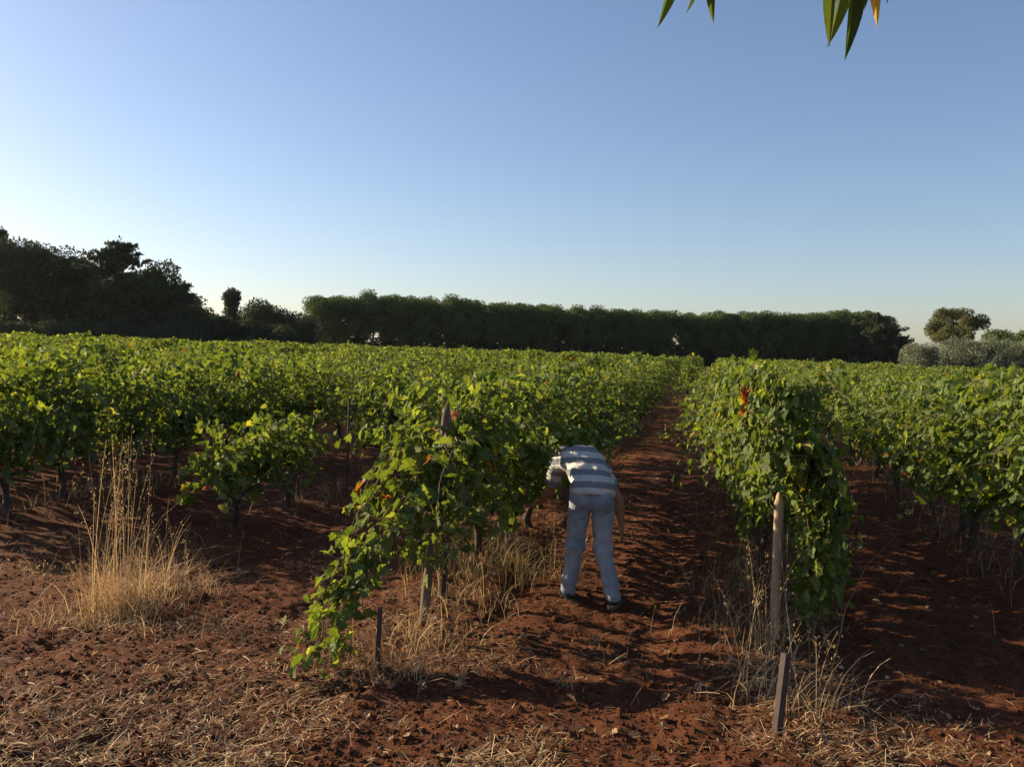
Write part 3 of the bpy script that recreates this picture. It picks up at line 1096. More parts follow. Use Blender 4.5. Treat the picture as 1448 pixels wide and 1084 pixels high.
def tree_meshes(kind, H, W, seed):
    """Crown and trunk of a tree H metres high and W wide, base at the origin."""
    rng = np.random.default_rng(seed)
    cb = MB()
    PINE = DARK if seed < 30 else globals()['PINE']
    dens = max(0.6, W * H / {'umbrella': 60, 'conifer': 55, 'round': 36, 'column': 12, 'olive': 30, 'litpine': 60}.get(kind, 14))
    if kind == 'umbrella':                     # clipped-looking pine: broad rounded crown on a bare trunk
        bl = lumps(rng, (0, 0, H * 0.80), (W * 0.42, W * 0.42, H * 0.15), 26, W * 0.17, 0.75)
        bl += lumps(rng, (0, 0, H * 0.58), (W * 0.44, W * 0.44, H * 0.20), 26, W * 0.15, 0.9)
        bl += lumps(rng, (0, 0, H * 0.36), (W * 0.30, W * 0.30, H * 0.12), 9, W * 0.10, 1.0)
        crown(cb, bl, 16000, 0.28, rng, *PINE, up=0.7, dens=dens)
        tb = trunk_mesh(H * 0.75, 0.22, rng, [b[0] for b in bl[:8]])
    elif kind == 'conifer':                    # ragged dark conifer with tiers of outstretched boughs
        bl, ends = [], []
        for i in range(64):
            t = rng.random() ** 0.9
            z = H * (0.12 + 0.82 * t)
            r = W * 0.5 * (1 - t) ** 0.5 * rng.uniform(0.35, 1.1) + 0.5
            a = rng.uniform(0, 2 * PI)
            for s in (0.45, 0.8, 1.1):
                bl.append((np.array([r * s * math.cos(a), r * s * math.sin(a), z + 0.14 * r * s]), np.array([0.9, 0.9, 0.45]) * (1.2 - 0.6 * s) * W * 0.125 * (1.1 - 0.8 * t)))
            ends.append(np.array([r * math.cos(a), r * math.sin(a), z]))
            if i % 2:                              # a thin spray jutting past the bough
                bl.append((np.array([r * 1.32 * math.cos(a), r * 1.32 * math.sin(a), z + 0.24 * r]), np.array([0.5, 0.5, 0.28]) * W * 0.10 * (1.15 - t)))
        bl += [(np.array([0, 0, H * q]), np.array([1, 1, 1.6]) * W * 0.085 * (1.12 - q)) for q in np.linspace(0.2, 0.97, 14)]
        crown(cb, bl, 16000, 0.34, rng, *DARK, up=0.25, dens=dens)
        tb = trunk_mesh(H * 0.92, 0.25, rng, ends[:14])
    elif kind == 'round':                      # rounded broadleaf
        bl = lumps(rng, (0, 0, H * 0.62), (W * 0.38, W * 0.38, H * 0.28), 40, W * 0.15, 0.9)
        bl += lumps(rng, (0, 0, H * 0.35), (W * 0.40, W * 0.40, H * 0.22), 22, W * 0.13, 1)
        crown(cb, bl, 14000, 0.27, rng, *PINE, up=0.4, dens=dens)
        tb = trunk_mesh(H * 0.6, 0.18, rng, [b[0] for b in bl[:8]])
    elif kind == 'column':                     # slim ivy-clad column
        bl = [(np.array([rng.normal(0, W * 0.1), rng.normal(0, W * 0.1), z]), np.array([1, 1, 1.1]) * W * rng.uniform(0.30, 0.42)) for z in np.linspace(0.8, H - W * 0.4, 10)]
        bl += lumps(rng, (0.1, 0, H - W * 0.5), (W * 0.35, W * 0.35, W * 0.3), 8, W * 0.28)
        crown(cb, bl, 3500, 0.32, rng, *DARK, up=-0.1, dens=dens)
        tb = trunk_mesh(H * 0.8, 0.12, rng, [])
    elif kind == 'olive':                      # grey-green olive with a billowing crown
        bl = lumps(rng, (0, 0, H * 0.60), (W * 0.40, W * 0.40, H * 0.30), 60, W * 0.115, 0.9)
        bl += lumps(rng, (0, 0, H * 0.30), (W * 0.38, W * 0.38, H * 0.2), 30, W * 0.11, 0.9)
        crown(cb, bl, 20000, 0.17, rng, *OLIVE, up=0.5, dens=dens)
        tb = trunk_mesh(H * 0.5, 0.2, rng, [b[0] for b in bl[:8]])
    elif kind == 'litpine':
        bl = lumps(rng, (0, 0, H * 0.72), (W * 0.42, W * 0.42, H * 0.22), 44, W * 0.10, 0.8)
        bl += lumps(rng, (0, 0, H * 0.48), (W * 0.34, W * 0.34, H * 0.14), 14, W * 0.10, 0.8)
        crown(cb, bl, 16000, 0.26, rng, *LIT, up=0.9, dens=dens)
        tb = trunk_mesh(H * 0.7, 0.2, rng, [b[0] for b in bl[:12]])
    else:                                      # shrub
        bl = lumps(rng, (0, 0, H * 0.45), (W * 0.40, W * 0.40, H * 0.38), 34, W * 0.14, 0.9)
        crown(cb, bl, 4500, 0.32, rng, *DARK, up=0.4, dens=dens)
        tb = trunk_mesh(H * 0.4, 0.08, rng, [b[0] for b in bl[:5]])
    return cb, tb


def plant(name, label, cat, kind, px, top, d, wpx, seed, group=None, cache={}):
    """A tree whose crown top shows at (px, top), d metres away."""
    P = at_depth(px, top, d)
    x, y = P[0], P[1]
    g = float(gbase(x))
    H = P[2] - g
    W = wpx * d / FPX
    o = empty(name, (x, y, g), 0, label, cat, group)
    cb, tb = tree_meshes(kind, H, W, seed)
    cb.build('crown', 'needle', o)
    tb.build('trunk', 'treebark', o, True)
    return o


def make_trees():
    g = 'dark conifers at the left edge of the field'
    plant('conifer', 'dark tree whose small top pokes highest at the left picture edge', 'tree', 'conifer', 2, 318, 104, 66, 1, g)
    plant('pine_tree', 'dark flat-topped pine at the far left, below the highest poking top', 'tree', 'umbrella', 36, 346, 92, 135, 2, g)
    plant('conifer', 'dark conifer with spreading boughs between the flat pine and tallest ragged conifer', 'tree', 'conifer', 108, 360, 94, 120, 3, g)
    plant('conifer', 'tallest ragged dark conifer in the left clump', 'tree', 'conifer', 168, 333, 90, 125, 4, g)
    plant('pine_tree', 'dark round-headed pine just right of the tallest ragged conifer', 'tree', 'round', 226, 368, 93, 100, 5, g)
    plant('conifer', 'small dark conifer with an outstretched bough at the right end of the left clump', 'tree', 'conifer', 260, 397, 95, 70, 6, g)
    plant('tree', 'low round dark tree sloping down from the left clump towards the gap', 'tree', 'round', 285, 416, 97, 45, 7, g)
    plant('ivy_column', 'slim column-shaped dark tree standing alone against the sky', 'tree', 'column', 329, 409, 108, 24, 8)
    plant('tree', 'broad dome-shaped tree just right of the slim column tree', 'tree', 'round', 375, 426, 112, 92, 9)
    plant('tree', 'low dark tree between the dome-shaped tree and the long pine row', 'tree', 'round', 424, 443, 118, 66, 10)
    sh = [(-10, 440), (35, 446), (78, 444), (122, 450), (165, 448), (210, 452), (252, 448), (292, 440), (318, 440), (350, 446), (395, 452)]
    for i, (px, t) in enumerate(sh):
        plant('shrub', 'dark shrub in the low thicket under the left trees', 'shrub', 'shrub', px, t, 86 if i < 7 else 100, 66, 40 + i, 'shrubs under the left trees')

    # the long pine row across the field: six shapes, copied
    grp = 'pines in the long row across the field'
    protos = []
    for v in range(6):
        cb, tb = tree_meshes('umbrella', 10.6, 6.1, 60 + v)
        protos.append((cb.mesh('crown', ['needle']), tb.mesh('trunk', ['treebark'], True)))
    rng = np.random.default_rng(12)
    # top outline of the row, read along it
    ox = [448, 480, 540, 600, 700, 800, 900, 960, 1060, 1120, 1190, 1225]
    oy = [416, 418, 415, 419, 426, 432, 437, 440, 443, 442, 436, 441]
    n = 23
    for r_i in range(2):
        for i in range(n):
            px = np.interp(i, [0, n - 1], [455, 1222]) + rng.normal(0, 5) + 22 * r_i
            dd = np.interp(px, [450, 1230], [128, 146]) + 5 * r_i
            top = np.interp(px, ox, oy) + rng.normal(0, 1.3) + (3 if r_i else 0)
            P = at_depth(px, top, dd)
            z = float(gbase(P[0]))
            lab = 'umbrella pine in the long dense row across the far side of the field' if r_i == 0 else 'umbrella pine mostly hidden behind the long front row of pines'
            if r_i == 0 and i == 0:
                lab = 'umbrella pine at the left end of the long row'
            o = empty('umbrella_pine', (P[0], P[1], z), rng.uniform(0, 6.28), lab, 'tree', grp if r_i == 0 else 'pines behind the long row')
            s = (P[2] - z) / 10.6
            o.scale = (rng.uniform(0.9, 1.12), rng.uniform(0.9, 1.12), s)
            cr, tr = protos[int(rng.integers(0, 6))]
            for nm, me in (('crown', cr), ('trunk', tr)):
                c = bpy.data.objects.new(nm, me)
                COL.objects.link(c)
                c.parent = o
    # the undergrowth in the shade under the row
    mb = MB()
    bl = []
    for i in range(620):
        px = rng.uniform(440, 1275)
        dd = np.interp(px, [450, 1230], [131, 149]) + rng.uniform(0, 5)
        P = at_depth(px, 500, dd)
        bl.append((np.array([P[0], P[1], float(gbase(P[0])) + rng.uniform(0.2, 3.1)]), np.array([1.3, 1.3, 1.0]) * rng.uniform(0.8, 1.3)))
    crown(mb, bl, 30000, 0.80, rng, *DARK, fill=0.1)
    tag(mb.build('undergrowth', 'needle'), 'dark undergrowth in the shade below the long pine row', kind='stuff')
    plant('conifer', 'dark conifer with feathery boughs at the right end of the pine row', 'tree', 'conifer', 1238, 441, 140, 95, 70)
    plant('conifer', 'low dark conifer sloping down past the right end of the pine row', 'tree', 'conifer', 1266, 458, 139, 60, 71)
    plant('tree', 'dark understorey tree below the conifers at the right end of the pine row', 'tree', 'round', 1205, 458, 149, 100, 72)
    plant('pine_tree', 'sunlit olive-brown pine rising behind the grey olive trees', 'tree', 'litpine', 1348, 434, 108, 92, 73)
    plant('tree', 'dark tree at the right edge, right of the sunlit pine', 'tree', 'round', 1412, 462, 112, 58, 74)
    plant('tree', 'low dark tree cut by the right picture edge above the olives', 'tree', 'round', 1452, 466, 114, 50, 77)
    ol = [(1302, 489, 62, 'smallest grey olive tree, at the left end of the olive group'), (1356, 482, 80, 'grey olive tree directly below the sunlit pine'),
          (1404, 480, 66, 'grey olive tree below the dark tree right of the sunlit pine'), (1448, 477, 70, 'grey olive tree cut off by the right picture edge')]
    for i, (px, t, w, lab) in enumerate(ol):
        plant('olive_tree', lab, 'olive tree', 'olive', px, t - 8, 92 + 2 * (i % 2), w, 80 + i, 'grey olive trees at the right')


def make_overhang():
    """The tree the photographer stands under: only the tips of two twigs hang into view."""
    rng = np.random.default_rng(31)
    tx, ty = 1.7, -0.9
    o = empty('overhanging_tree', (tx, ty, gz(tx, ty)), 0, 'tree beside the camera whose narrow green leaves hang into the top of the picture', 'tree')
    base = np.array([tx, ty, gz(tx, ty)])
    tb, lb = MB(), MB()
    tr = np.array([[0, 0, -0.3], [0.05, 0, 0.6], [0, 0.06, 1.3], [-0.06, 0.1, 2.1], [-0.1, 0.3, 2.9], [-0.1, 0.5, 3.6]])
    tube(tb, tr, [0.12, 0.10, 0.09, 0.08, 0.06, 0.03], 10, rng=rng, rough=0.05)
    A1, A2 = at_depth(1195, -110, 1.45) - base, at_depth(965, -95, 1.5) - base
    s = tr[4]
    limb = np.array([s, (s + A1) / 2 + [0, 0, 0.18], A1])
    tube(tb, limb, [0.045, 0.025, 0.010], 7)
    limb2 = np.array([limb[1], (limb[1] + A2) / 2 + [0, 0, 0.12], A2])
    tube(tb, limb2, [0.022, 0.014, 0.007], 6)
    # narrow leaf, folded along the midrib and curved back at the tip
    m = 9
    t = np.linspace(0, 1, m)
    wv = 0.086 * np.sin(PI * t ** 0.85) ** 0.9
    T, f = [], []
    for i in range(m):
        zc = -0.22 * t[i] ** 2
        T += [(-wv[i], t[i], zc + 0.9 * wv[i]), (0, t[i], zc), (wv[i], t[i], zc + 0.9 * wv[i])]
    for i in range(m - 1):
        a = i * 3
        f += [(a, a + 1, a + 4, a + 3), (a + 1, a + 2, a + 5, a + 4)]
    NARROW = [(np.array(T), np.array(f))]

    def leaf(base_px, tip_px, d, col, nrm):
        b, e = at_depth(*base_px, d) - base, at_depth(*tip_px, d * 0.99) - base
        L = np.linalg.norm(e - b)
        V = np.array(nrm, float)
        place(lb, NARROW, b[None], V[None], (e - b)[None], np.array([L * 1.0]), np.array([col]), rng)
        return b
    G1, G2, YB = (0.045, 0.070, 0.022), (0.075, 0.105, 0.035), (0.45, 0.30, 0.11)
    spec = [((958, -70), (927, 40), 1.50, G1, (0.5, -0.8, 0.2)), ((985, -60), (975, 18), 1.52, G1, (0.8, -0.5, 0.1)), ((1000, -55), (1007, 24), 1.50, G2, (-0.3, -0.9, 0.1)),
            ((1182, -55), (1168, 56), 1.45, G2, (-0.5, -0.8, 0.2)), ((1196, -60), (1182, 60), 1.46, G1, (0.4, -0.8, 0.1)), ((1208, -62), (1201, 79), 1.43, G1, (0.2, -0.95, 0.2)),
            ((1176, -60), (1160, 12), 1.50, G1, (0.9, -0.2, 0.1)), ((1212, -55), (1214, 42), 1.47, YB, (0.7, -0.6, 0.1)), ((1234, -70), (1240, 31), 1.44, YB, (-0.4, -0.9, 0.2)),
            ((1262, -60), (1255, 4), 1.46, G1, (0.5, -0.7, 0.2)), ((1224, -60), (1228, 8), 1.5, G2, (0.1, -0.9, 0.2))]
    for bp, tp, d, c, nn in spec:
        nn = np.array(nn)
        nrm = RT * nn[0] + F * nn[1] + U * nn[2]
        b = leaf(bp, tp, d, c, nrm)
        near = A2 if bp[0] < 1100 else A1
        tube(tb, np.array([near + (b - near) * 0.0, (near + b) / 2 + [0, 0, 0.01], b]), [0.0035, 0.0022, 0.0014], 4)
    # the rest of the crown, above the picture
    n = 900
    c0 = np.array([-0.3, 0.5, 3.4])
    P = c0 + norm(rng.standard_normal((n, 3))) * np.array([1.5, 1.5, 0.7]) * rng.uniform(0.3, 1.0, (n, 1))
    px, py, d = project(P + base)
    P = P[(d < 0.15) | (py < -260) | (px > 1800)]
    n = len(P)
    for e in P[::26]:
        tube(tb, np.array([tr[4], (tr[4] + e) / 2 + [0, 0, 0.1], e]), [0.02, 0.01, 0.004], 4)
    # twigs and leaves all along the two limbs, above the picture
    tw = []
    for L0 in (limb, limb2):
        for i in range(150):
            t = rng.uniform(0.25, 2.0)
            k = min(int(t), 1)
            q = L0[k] + (L0[k + 1] - L0[k]) * (t - k)
            e = q + rng.normal(0, 0.11, 3) + [0, 0, 0.03]
            px, py, d = project(e + base)
            if (py[0] < -115 or d[0] < 0.15) and d[0] < 3:
                tw.append(e)
                if i % 4 == 0:
                    tube(tb, np.array([q, (q + e) / 2 + [0, 0, 0.015], e]), [0.004, 0.0025, 0.0015], 4)
    P = np.vstack([P, tw])
    n = len(P)
    place(lb, NARROW, P, rng.standard_normal((n, 3)) + [0, 0, 0.7], rng.standard_normal((n, 3)) * 0.7 + [0, 0, -0.8], rng.uniform(0.08, 0.14, n),
          np.array(G1) * rng.uniform(0.7, 1.6, (n, 1)), rng)
    tb.build('trunk', 'treebark', o, True)
    lb.build('leaves', 'leaf', o)


# ------------------------------------------------------------------ the man
def seg_sdf(P, a, b, ra, rb):
    a, b = np.array(a, float), np.array(b, float)
    ab = b - a
    t = np.clip(((P - a) @ ab) / (ab @ ab), 0, 1)
    return np.linalg.norm(P - a - t[:, None] * ab, axis=1) - (ra + (rb - ra) * t)


def ell_sdf(P, c, axes, r):
    q = (P - np.array(c)) @ np.array(axes, float).T
    r = np.array(r, float)
    k0 = np.linalg.norm(q / r, axis=1)
    k1 = np.linalg.norm(q / (r * r), axis=1)
    return k0 * (k0 - 1) / np.maximum(k1, 1e-6)


def smin(a, b, k):
    h = np.clip(0.5 + 0.5 * (b - a) / k, 0, 1)
    return b + (a - b) * h - k * h * (1 - h)


def surface(fn, lo, hi, h):
    """Surface nets over the zero level of fn."""
    lo = np.array(lo, float)
    n = np.ceil((np.array(hi) - lo) / h).astype(int) + 1
    G = np.stack(np.meshgrid(*[np.arange(k) for k in n], indexing='ij'), -1)
    V = fn((lo + G.reshape(-1, 3) * h)).reshape(n)
    ins = V < 0
    cs = n - 1
    acc, cnt = np.zeros((*cs, 3)), np.zeros(cs)
    cor = [(i, j, k) for i in (0, 1) for j in (0, 1) for k in (0, 1)]

    def sl(c):
        return tuple(slice(c[q], c[q] + cs[q]) for q in range(3))
    for a in cor:
        for ax in range(3):
            if a[ax]:
                continue
            b = list(a)
            b[ax] = 1
            va, vb = V[sl(a)], V[sl(b)]
            cr = (va < 0) != (vb < 0)
            t = np.where(cr, va / np.where(cr, va - vb, 1), 0)
            p = np.broadcast_to(np.array(a, float), (*cs, 3)).copy()
            p[..., ax] += t
            acc += p * cr[..., None]
            cnt += cr
    m = cnt > 0
    ids = -np.ones(cs, int)
    ids[m] = np.arange(m.sum())
    verts = lo + (np.argwhere(m) + acc[m] / cnt[m][:, None]) * h
    faces = []
    for ax in range(3):
        u, w = (ax + 1) % 3, (ax + 2) % 3
        s0 = [slice(None)] * 3
        s1 = [slice(None)] * 3
        s0[ax], s1[ax] = slice(0, n[ax] - 1), slice(1, n[ax])
        A, B = ins[tuple(s0)], ins[tuple(s1)]
        e = np.argwhere(A != B)
        e = e[(e[:, u] > 0) & (e[:, w] > 0) & (e[:, u] < cs[u]) & (e[:, w] < cs[w])]
        fl = A[tuple(e.T)]
        du, dw = np.zeros(3, int), np.zeros(3, int)
        du[u], dw[w] = 1, 1
        q = np.stack([ids[tuple((e - du - dw).T)], ids[tuple((e - dw).T)], ids[tuple(e.T)], ids[tuple((e - du).T)]], 1)
        q[~fl] = q[~fl][:, ::-1]
        faces.append(q)
    return verts, np.concatenate(faces)


def make_person():
    o3 = on_ground(834, 846)
    bx, by = o3[0], o3[1]
    ez = gz(bx, by)
    # local frame: x to the right of the picture, y away from the camera
    root = empty('person', (bx, by, ez), math.atan2(ray(834, 700)[1], ray(834, 700)[0]) - PI / 2,
                 'person in a grey and white striped T-shirt and faded jeans bending into the vines', 'person')
    A = np.array
    hipL, hipR = A([-0.095, 0.01, 0.84]), A([0.095, 0.0, 0.84])
    kneeL, kneeR = A([-0.135, 0.03, 0.47]), A([0.10, 0.03, 0.46])
    ankL, ankR = A([-0.185, 0.05, 0.085]), A([0.195, -0.08, 0.085])
    waist = A([0.02, 0.05, 0.99])
    chest = A([-0.085, 0.33, 1.15])
    neck = A([-0.155, 0.50, 1.165])
    shL, shR = A([-0.305, 0.40, 1.10]), A([0.095, 0.44, 1.06])
    elL, elR = A([-0.375, 0.50, 0.86]), A([0.235, 0.36, 0.82])
    wrL, wrR = A([-0.47, 0.64, 0.73]), A([0.265, 0.36, 0.60])
    sp = norm(chest - waist)
    lat = norm(shR - shL)
    lat = norm(lat - sp * (lat @ sp))
    dor = np.cross(lat, sp)
    axes = A([lat, sp, dor])

    def jeans(P):
        d = seg_sdf(P, hipL, kneeL, 0.098, 0.074)
        d = smin(d, seg_sdf(P, kneeL, ankL + [0, 0, 0.0], 0.073, 0.064), 0.03)
        e = seg_sdf(P, hipR, kneeR, 0.098, 0.074)
        e = smin(e, seg_sdf(P, kneeR, ankR, 0.073, 0.064), 0.03)
        d = smin(d, e, 0.015)
        for s, c in ((-1, hipL), (1, hipR)):
            d = smin(d, ell_sdf(P, c + [-s * 0.012, -0.035, 0.04], np.eye(3), (0.098, 0.105, 0.115)), 0.03)
        d = smin(d, ell_sdf(P, A([0.005, 0.04, 0.93]), np.eye(3), (0.172, 0.115, 0.10)), 0.04)
        cloth = 0.0085 * np.sin(P[:, 2] * 46 + 9 * P[:, 0] + 4 * np.sin(P[:, 1] * 20)) * np.exp(-((P[:, 2] - 0.46) / 0.12) ** 2) \
            + 0.006 * np.sin(P[:, 2] * 75 + 14 * P[:, 0]) * np.exp(-((P[:, 2] - 0.14) / 0.07) ** 2) + 0.005 * np.sin(P[:, 2] * 24 + P[:, 0] * 31 + 3 * np.sin(P[:, 1] * 15)) + 0.004 * np.sin(P[:, 2] * 60 - P[:, 0] * 45) * np.exp(-((P[:, 2] - 0.76) / 0.07) ** 2)
        return np.maximum(d + cloth, 0.055 - P[:, 2] + 0.12 * (P[:, 1] > 0.2))

    def pocket_lines(v):
        return v

    def torso(P):
        d = ell_sdf(P, waist + [0, 0.01, -0.015], axes, (0.180, 0.135, 0.118))
        d = smin(d, ell_sdf(P, (waist + chest) / 2 + dor * 0.0, axes, (0.178, 0.18, 0.118)), 0.05)
        d = smin(d, ell_sdf(P, chest, axes, (0.195, 0.17, 0.122)), 0.05)
        d = smin(d, seg_sdf(P, shL + lat * 0.02, shR - lat * 0.02, 0.072, 0.072), 0.05)
        return d

    def shirt(P):
        d = smin(torso(P) - 0.008, ell_sdf(P, A([0.008, 0.02, 0.945]), np.eye(3), (0.192, 0.168, 0.14)), 0.04)
        sl = seg_sdf(P, shL, shL + (elL - shL) * 0.72, 0.078, 0.072)
        sr = seg_sdf(P, shR, shR + (elR - shR) * 0.62, 0.074, 0.070)
        cl = ((P - (shL + (elL - shL) * 0.72)) @ norm(elL - shL))
        cr = ((P - (shR + (elR - shR) * 0.62)) @ norm(elR - shR))
        d = smin(d, np.maximum(sl, cl), 0.035)
        d = smin(d, np.maximum(sr, cr), 0.035)
        d = d + 0.007 * np.sin(P @ A([31, 22, 38.0])) * np.sin(P @ A([-17, 28, 9.0])) + 0.0025 * np.sin(P @ A([60, -20, 25.0]))
        hem = (P - (waist - A([0.0, 0.0, 0.10]))) @ norm(sp * 0.45 + A([0.16, -0.10, 0.8]))
        col = (P - (neck - sp * 0.015)) @ sp
        return np.maximum(np.maximum(d, -hem), col - 0.03)

    fw = norm(neck - chest + A([0, 0.05, -0.12]))
    head = A([-0.265, 0.60, 1.145])
    # head axes: up (crown) points forward and down, the face looks at the ground and left
    hup = norm(A([-0.30, 0.85, -0.15]))
    hfc = norm(A([-0.25, 0.05, -1.0]))
    hfc = norm(hfc - hup * (hfc @ hup))
    hlt = np.cross(hfc, hup)

    def hp(x, f, u):
        return head + hlt * x + hfc * f + hup * u

    def hand(P, wr, fwd, palm, side, curl):
        """Palm, four unequal bent fingers and a thumb from the side of the palm."""
        lt = np.cross(fwd, palm) * side
        d = ell_sdf(P, wr + fwd * 0.052, A([lt, fwd, palm]), (0.040, 0.055, 0.017))
        for i, L in enumerate((0.070, 0.078, 0.072, 0.056)):
            q = wr + fwd * 0.092 + lt * (0.029 - 0.0195 * i)
            dd = norm(fwd + palm * 0.25 * curl + lt * (0.10 - 0.07 * i))
            for s, (fr, r0, r1) in enumerate(((0.42, 0.0095, 0.0088), (0.33, 0.0088, 0.008), (0.25, 0.008, 0.0068))):
                e = q + dd * L * fr
                d = smin(d, seg_sdf(P, q, e, r0, r1), 0.004)
                q = e
                dd = norm(dd + palm * curl * (0.6 + 0.08 * i))
        q = wr + fwd * 0.028 + lt * 0.030
        dd = norm(lt * 0.8 + fwd * 0.7 + palm * 0.3)
        for L, r0, r1 in ((0.042, 0.0125, 0.0105), (0.030, 0.0105, 0.008)):
            e = q + dd * L
            d = smin(d, seg_sdf(P, q, e, r0, r1), 0.006)
            q = e
            dd = norm(dd + fwd * 0.5 + palm * 0.25)
        return d

    def body(P):
        d = torso(P) + 0.012
        d = smin(d, seg_sdf(P, chest + sp * 0.1, head - hup * 0.03, 0.068, 0.058), 0.03)
        d = smin(d, ell_sdf(P, head + hup * 0.025 - hfc * 0.012, A([hlt, hfc, hup]), (0.076, 0.098, 0.098)), 0.02)
        d = smin(d, ell_sdf(P, hp(0, 0.028, -0.050), A([hlt, hfc, hup]), (0.058, 0.068, 0.068)), 0.03)
        d = smin(d, seg_sdf(P, hp(0, 0.090, 0.012), hp(0, 0.112, -0.026), 0.010, 0.015), 0.012)      # nose
        d = smin(d, ell_sdf(P, hp(0, 0.088, -0.062), A([hlt, hfc, hup]), (0.026, 0.010, 0.008)), 0.006)  # lips
        for s in (-1, 1):
            d = smin(d, ell_sdf(P, hp(s * 0.080, -0.005, 0.0), A([hlt, hfc, hup]), (0.010, 0.020, 0.034)), 0.006)   # ears
            d = -smin(-d, ell_sdf(P, hp(s * 0.033, 0.100, 0.018), A([hlt, hfc, hup]), (0.016, 0.012, 0.010)), 0.008)  # eye sockets
        for sh, el, wr, fwd, palm, side, curl in ((shL, elL, wrL, norm(A([-0.75, 0.6, -0.25])), norm(A([0.2, 0.1, -1.0])), 1, 0.5),
                                                  (shR, elR, wrR, norm(A([0.05, -0.05, -1.0])), norm(A([-0.95, 0.3, 0])), 1, 0.45)):
            d = smin(d, seg_sdf(P, sh, el, 0.056, 0.042), 0.03)
            mid = el + (wr - el) * 0.3
            d = smin(d, seg_sdf(P, el, mid, 0.041, 0.043), 0.02)
            d = smin(d, seg_sdf(P, mid, wr, 0.043, 0.027), 0.02)
            d = smin(d, hand(P, wr, fwd, norm(palm - fwd * (palm @ fwd)), side, curl), 0.012)
        # legs run down inside the jeans into the shoes
        pel = ell_sdf(P, A([0.005, 0.04, 0.93]), np.eye(3), (0.155, 0.10, 0.11))
        for h_, k_, a_ in ((hipL, kneeL, ankL), (hipR, kneeR, ankR)):
            pel = smin(pel, seg_sdf(P, h_, k_, 0.082, 0.055), 0.02)
            pel = smin(pel, seg_sdf(P, k_, a_ + [0, 0, -0.03], 0.052, 0.040), 0.02)
        return smin(d, pel, 0.03)

    def emit(name, mat, fn, lo, hi, h, parent=root, attr=None):
        v, f = surface(fn, lo, hi, h)
        mb = MB()
        mb.add(v, f)
        ob = mb.build(name, mat, parent, True)
        if attr:
            for nm, g in attr.items():
                a = ob.data.attributes.new(nm, 'FLOAT', 'POINT')
                a.data.foreach_set('value', g(v).astype(np.float32))
        return ob

    emit('body', 'skin', body, (-0.78, -0.15, 0.0), (0.40, 0.95, 1.32), 0.0075)
    jn = emit('jeans', 'denim', jeans, (-0.36, -0.26, 0.02), (0.38, 0.24, 1.08), 0.009,
         attr={'wear': lambda v: np.clip(0.55 * np.exp(-((v[:, 2] - 0.55) / 0.25) ** 2) * (v[:, 0] > 0) * (v[:, 1] < 0), 0, 1)})

    def stripe(v):
        t = ((v - (waist - A([0.0, 0.0, 0.10]))) @ norm(sp * 0.45 + A([0.16, -0.10, 0.8]))) / 0.115
        for s, e in ((shL, elL), (shR, elR)):
            ax = norm(e - s)
            ta = (v - s) @ ax
            rad = np.linalg.norm(v - s - ta[:, None] * ax, axis=1)
            on = (ta > 0.055) & (rad < 0.11) & (np.abs((v - chest) @ lat) > 0.16)
            t = np.where(on, (0.235 - ta) / 0.118 + 0.05, t)
        return t + 0.02
    emit('shirt', 'shirt', shirt, (-0.56, -0.16, 0.78), (0.36, 0.68, 1.36), 0.0085, attr={'stripe': stripe})

    def hair(P):
        d = ell_sdf(P, head + hup * 0.028 - hfc * 0.018, A([hlt, hfc, hup]), (0.082, 0.101, 0.103))
        d = d + 0.003 * np.sin(P @ A([160, 40, 90.0])) * np.sin(P @ A([-50, 170, 60.0]))
        cut = (P - head) @ norm(hfc * 1.0 - hup * 0.75)
        return np.maximum(d, cut - 0.018)
    emit('hair', 'hair', hair, head - 0.17, head + 0.17, 0.008)
    for s in (-1, 1):
        bm = bmesh.new()
        bmesh.ops.create_uvsphere(bm, u_segments=12, v_segments=8, radius=0.011)
        me = bpy.data.meshes.new('eye')
        bm.to_mesh(me)
        bm.free()
        me.materials.append(M['eye'])
        e = bpy.data.objects.new('eye', me)
        COL.objects.link(e)
        e.parent = root
        e.location = hp(s * 0.033, 0.088, 0.018)
    for an, dr, zt in ((ankL, norm(A([-0.25, 1.0, 0])), 0.0), (ankR, norm(A([0.22, 1.0, 0])), 0.0)):
        sd = A([dr[1], -dr[0], 0])
        ax = A([sd, dr, [0, 0, 1.0]])
        g = A([an[0], an[1], 0.0])

        def up(P):
            d = ell_sdf(P, g + dr * 0.005 + A([0, 0, 0.062]), ax, (0.044, 0.070, 0.050))
            d = smin(d, ell_sdf(P, g + dr * 0.115 + A([0, 0, 0.048]), ax, (0.047, 0.090, 0.036)), 0.04)
            d = smin(d, seg_sdf(P, g + A([0, 0, 0.06]), g + A([0, -0.002, 0.11]), 0.040, 0.036), 0.02)
            return np.maximum(d, 0.024 - P[:, 2])

        def so(P):
            d = seg_sdf(P * A([1, 1, 0.0]) + 0, (g - dr * 0.03) * A([1, 1, 0]), (g + dr * 0.15) * A([1, 1, 0]), 0.047, 0.050)
            return np.maximum(np.maximum(d, P[:, 2] - 0.027), -P[:, 2] - 0.008)
        shoe = emit('shoe', 'shoe', up, g + A([-0.16, -0.14, 0.0]), g + A([0.16, 0.28, 0.18]), 0.007)
        emit('sole', 'sole', so, g + A([-0.16, -0.14, -0.03]), g + A([0.16, 0.28, 0.05]), 0.006, parent=shoe)
    root.scale = (0.95, 0.95, 0.95)
    # the two back pockets, laid on the seat of the jeans
    v, f = surface(jeans, (-0.25, -0.26, 0.68), (0.25, 0.02, 0.98), 0.006)
    nv = np.zeros_like(v)
    fn = np.cross(v[f[:, 1]] - v[f[:, 0]], v[f[:, 2]] - v[f[:, 0]])
    for c in range(4):
        np.add.at(nv, f[:, c], fn)
    nv = norm(nv)
    if np.mean(nv[:, 1]) > 0:
        nv = -nv
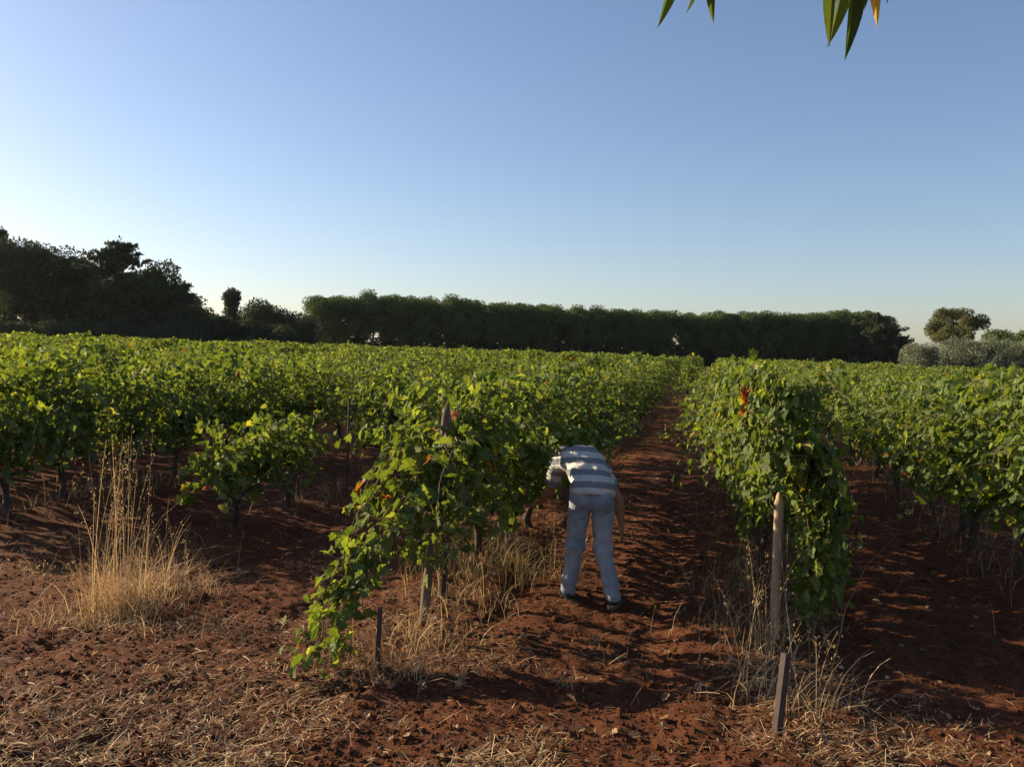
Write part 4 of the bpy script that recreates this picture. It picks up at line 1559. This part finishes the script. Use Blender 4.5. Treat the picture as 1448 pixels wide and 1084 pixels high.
    for s in (-1, 1):
        u = (v[:, 0] - 0.005 - s * 0.088) / 0.058
        w = (v[:, 2] - 0.815) / 0.068
        ok = (np.abs(u) < 1 - 0.25 * np.clip(-w, 0, 1) ** 2) & (np.abs(w) + 0.3 * np.clip(-w, 0, 1) * np.abs(u) < 1) & (v[:, 1] < 0.02)
        ff = f[ok[f].all(1)]
        if len(ff) == 0:
            continue
        used = np.unique(ff)
        mp = -np.ones(len(v), int)
        mp[used] = np.arange(len(used))
        mb = MB()
        m = len(used)
        lower = v[used] - nv[used] * 0.004
        upper = v[used] + nv[used] * 0.004
        e = np.sort(np.vstack([ff[:, [0, 1]], ff[:, [1, 2]], ff[:, [2, 3]], ff[:, [3, 0]]]), 1)
        ue, cn = np.unique(e, axis=0, return_counts=True)
        be = mp[ue[cn == 1]]
        mb.add(np.vstack([upper, lower]), np.vstack([mp[ff], np.column_stack([be[:, 0], be[:, 1], be[:, 1] + m, be[:, 0] + m])]))
        mb.build('back_pocket', 'denim', jn, True)
    return root


def make_tufts():
    p = on_ground(168, 862)
    tuft('tall_dry_grass', 'tall clump of dry golden grass with seed stems left of the low vines', (p[0], p[1]), (0.14, 0.12), 470, 0.30, 1, 42, 1.25, lean=0.55)
    p = on_ground(225, 838)
    tuft('dry_grass_tuft', 'short golden grass tuft on the right flank of the tall clump', (p[0], p[1]), (0.20, 0.18), 430, 0.27, 2, 9, 0.6, lean=0.8)
    p = on_ground(120, 885)
    tuft('dry_grass_tuft', 'flattened straw at the front left foot of the tall clump', (p[0], p[1]), (0.34, 0.10), 260, 0.14, 3, lean=1.1)
    p = on_ground(1080, 985)
    tuft('dry_grass_tuft', 'dry grass around the foot of the leaning brown stake', (p[0] - 0.02, p[1]), (0.10, 0.16), 90, 0.20, 4, 7, 0.75, lean=0.8, w=0.003)
    p = on_ground(1145, 1000)
    tuft('dry_grass_tuft', 'splayed dry grass right of the leaning brown stake', (p[0], p[1]), (0.12, 0.16), 90, 0.26, 5, 8, 0.5, lean=0.95, w=0.003)
    p = on_ground(1080, 930)
    tuft('dry_grass_tuft', 'dry grass at the foot of the pale pointed post', (p[0], p[1]), (0.13, 0.12), 80, 0.22, 6, 7, 0.85, lean=0.6, w=0.003)
    p = on_ground(600, 905)
    tuft('dry_grass_tuft', 'dry grass round the foot of the grey leaning post', (p[0], p[1]), (0.20, 0.20), 200, 0.22, 7, 7, 0.6, lean=0.8)
    p = on_ground(545, 950)
    tuft('dry_grass_tuft', 'dry grass around the short brown stake under the sprawling vine', (p[0], p[1]), (0.16, 0.14), 130, 0.16, 8, 3, 0.4, lean=0.9)
    p = on_ground(655, 850)
    tuft('dry_grass_tuft', 'dry grass between the grey leaning post and the man', (p[0], p[1]), (0.25, 0.25), 200, 0.20, 9, 4, 0.5, green=0.2, lean=0.8)
    p = on_ground(745, 800)
    tuft('green_dry_grass', 'half green weeds beside the bending man\'s left leg', (p[0], p[1]), (0.28, 0.30), 420, 0.24, 10, 3, 0.45, green=0.5, lean=0.6)
    p = on_ground(50, 830)
    tuft('wild_oats', 'few nodding pale oat heads at the far left of the bare soil', (p[0], p[1]), (0.25, 0.12), 8, 0.15, 11, 9, 0.28, lean=0.6)
    p = on_ground(505, 800)
    tuft('wild_oats', 'few nodding pale oat heads on the soil left of the sprawling vine', (p[0], p[1]), (0.14, 0.12), 6, 0.15, 12, 5, 0.30, lean=0.6)


make_world()
make_haze()
make_ground()
make_litter()
make_stones()
make_weeds()
make_tufts()
make_vines()
make_posts()
make_trees()
make_overhang()
make_person()
scene.render.engine = 'CYCLES'
scene.cycles.use_denoising = True
scene.cycles.max_bounces = 6
scene.cycles.diffuse_bounces = 3
scene.cycles.transmission_bounces = 4
scene.cycles.glossy_bounces = 2
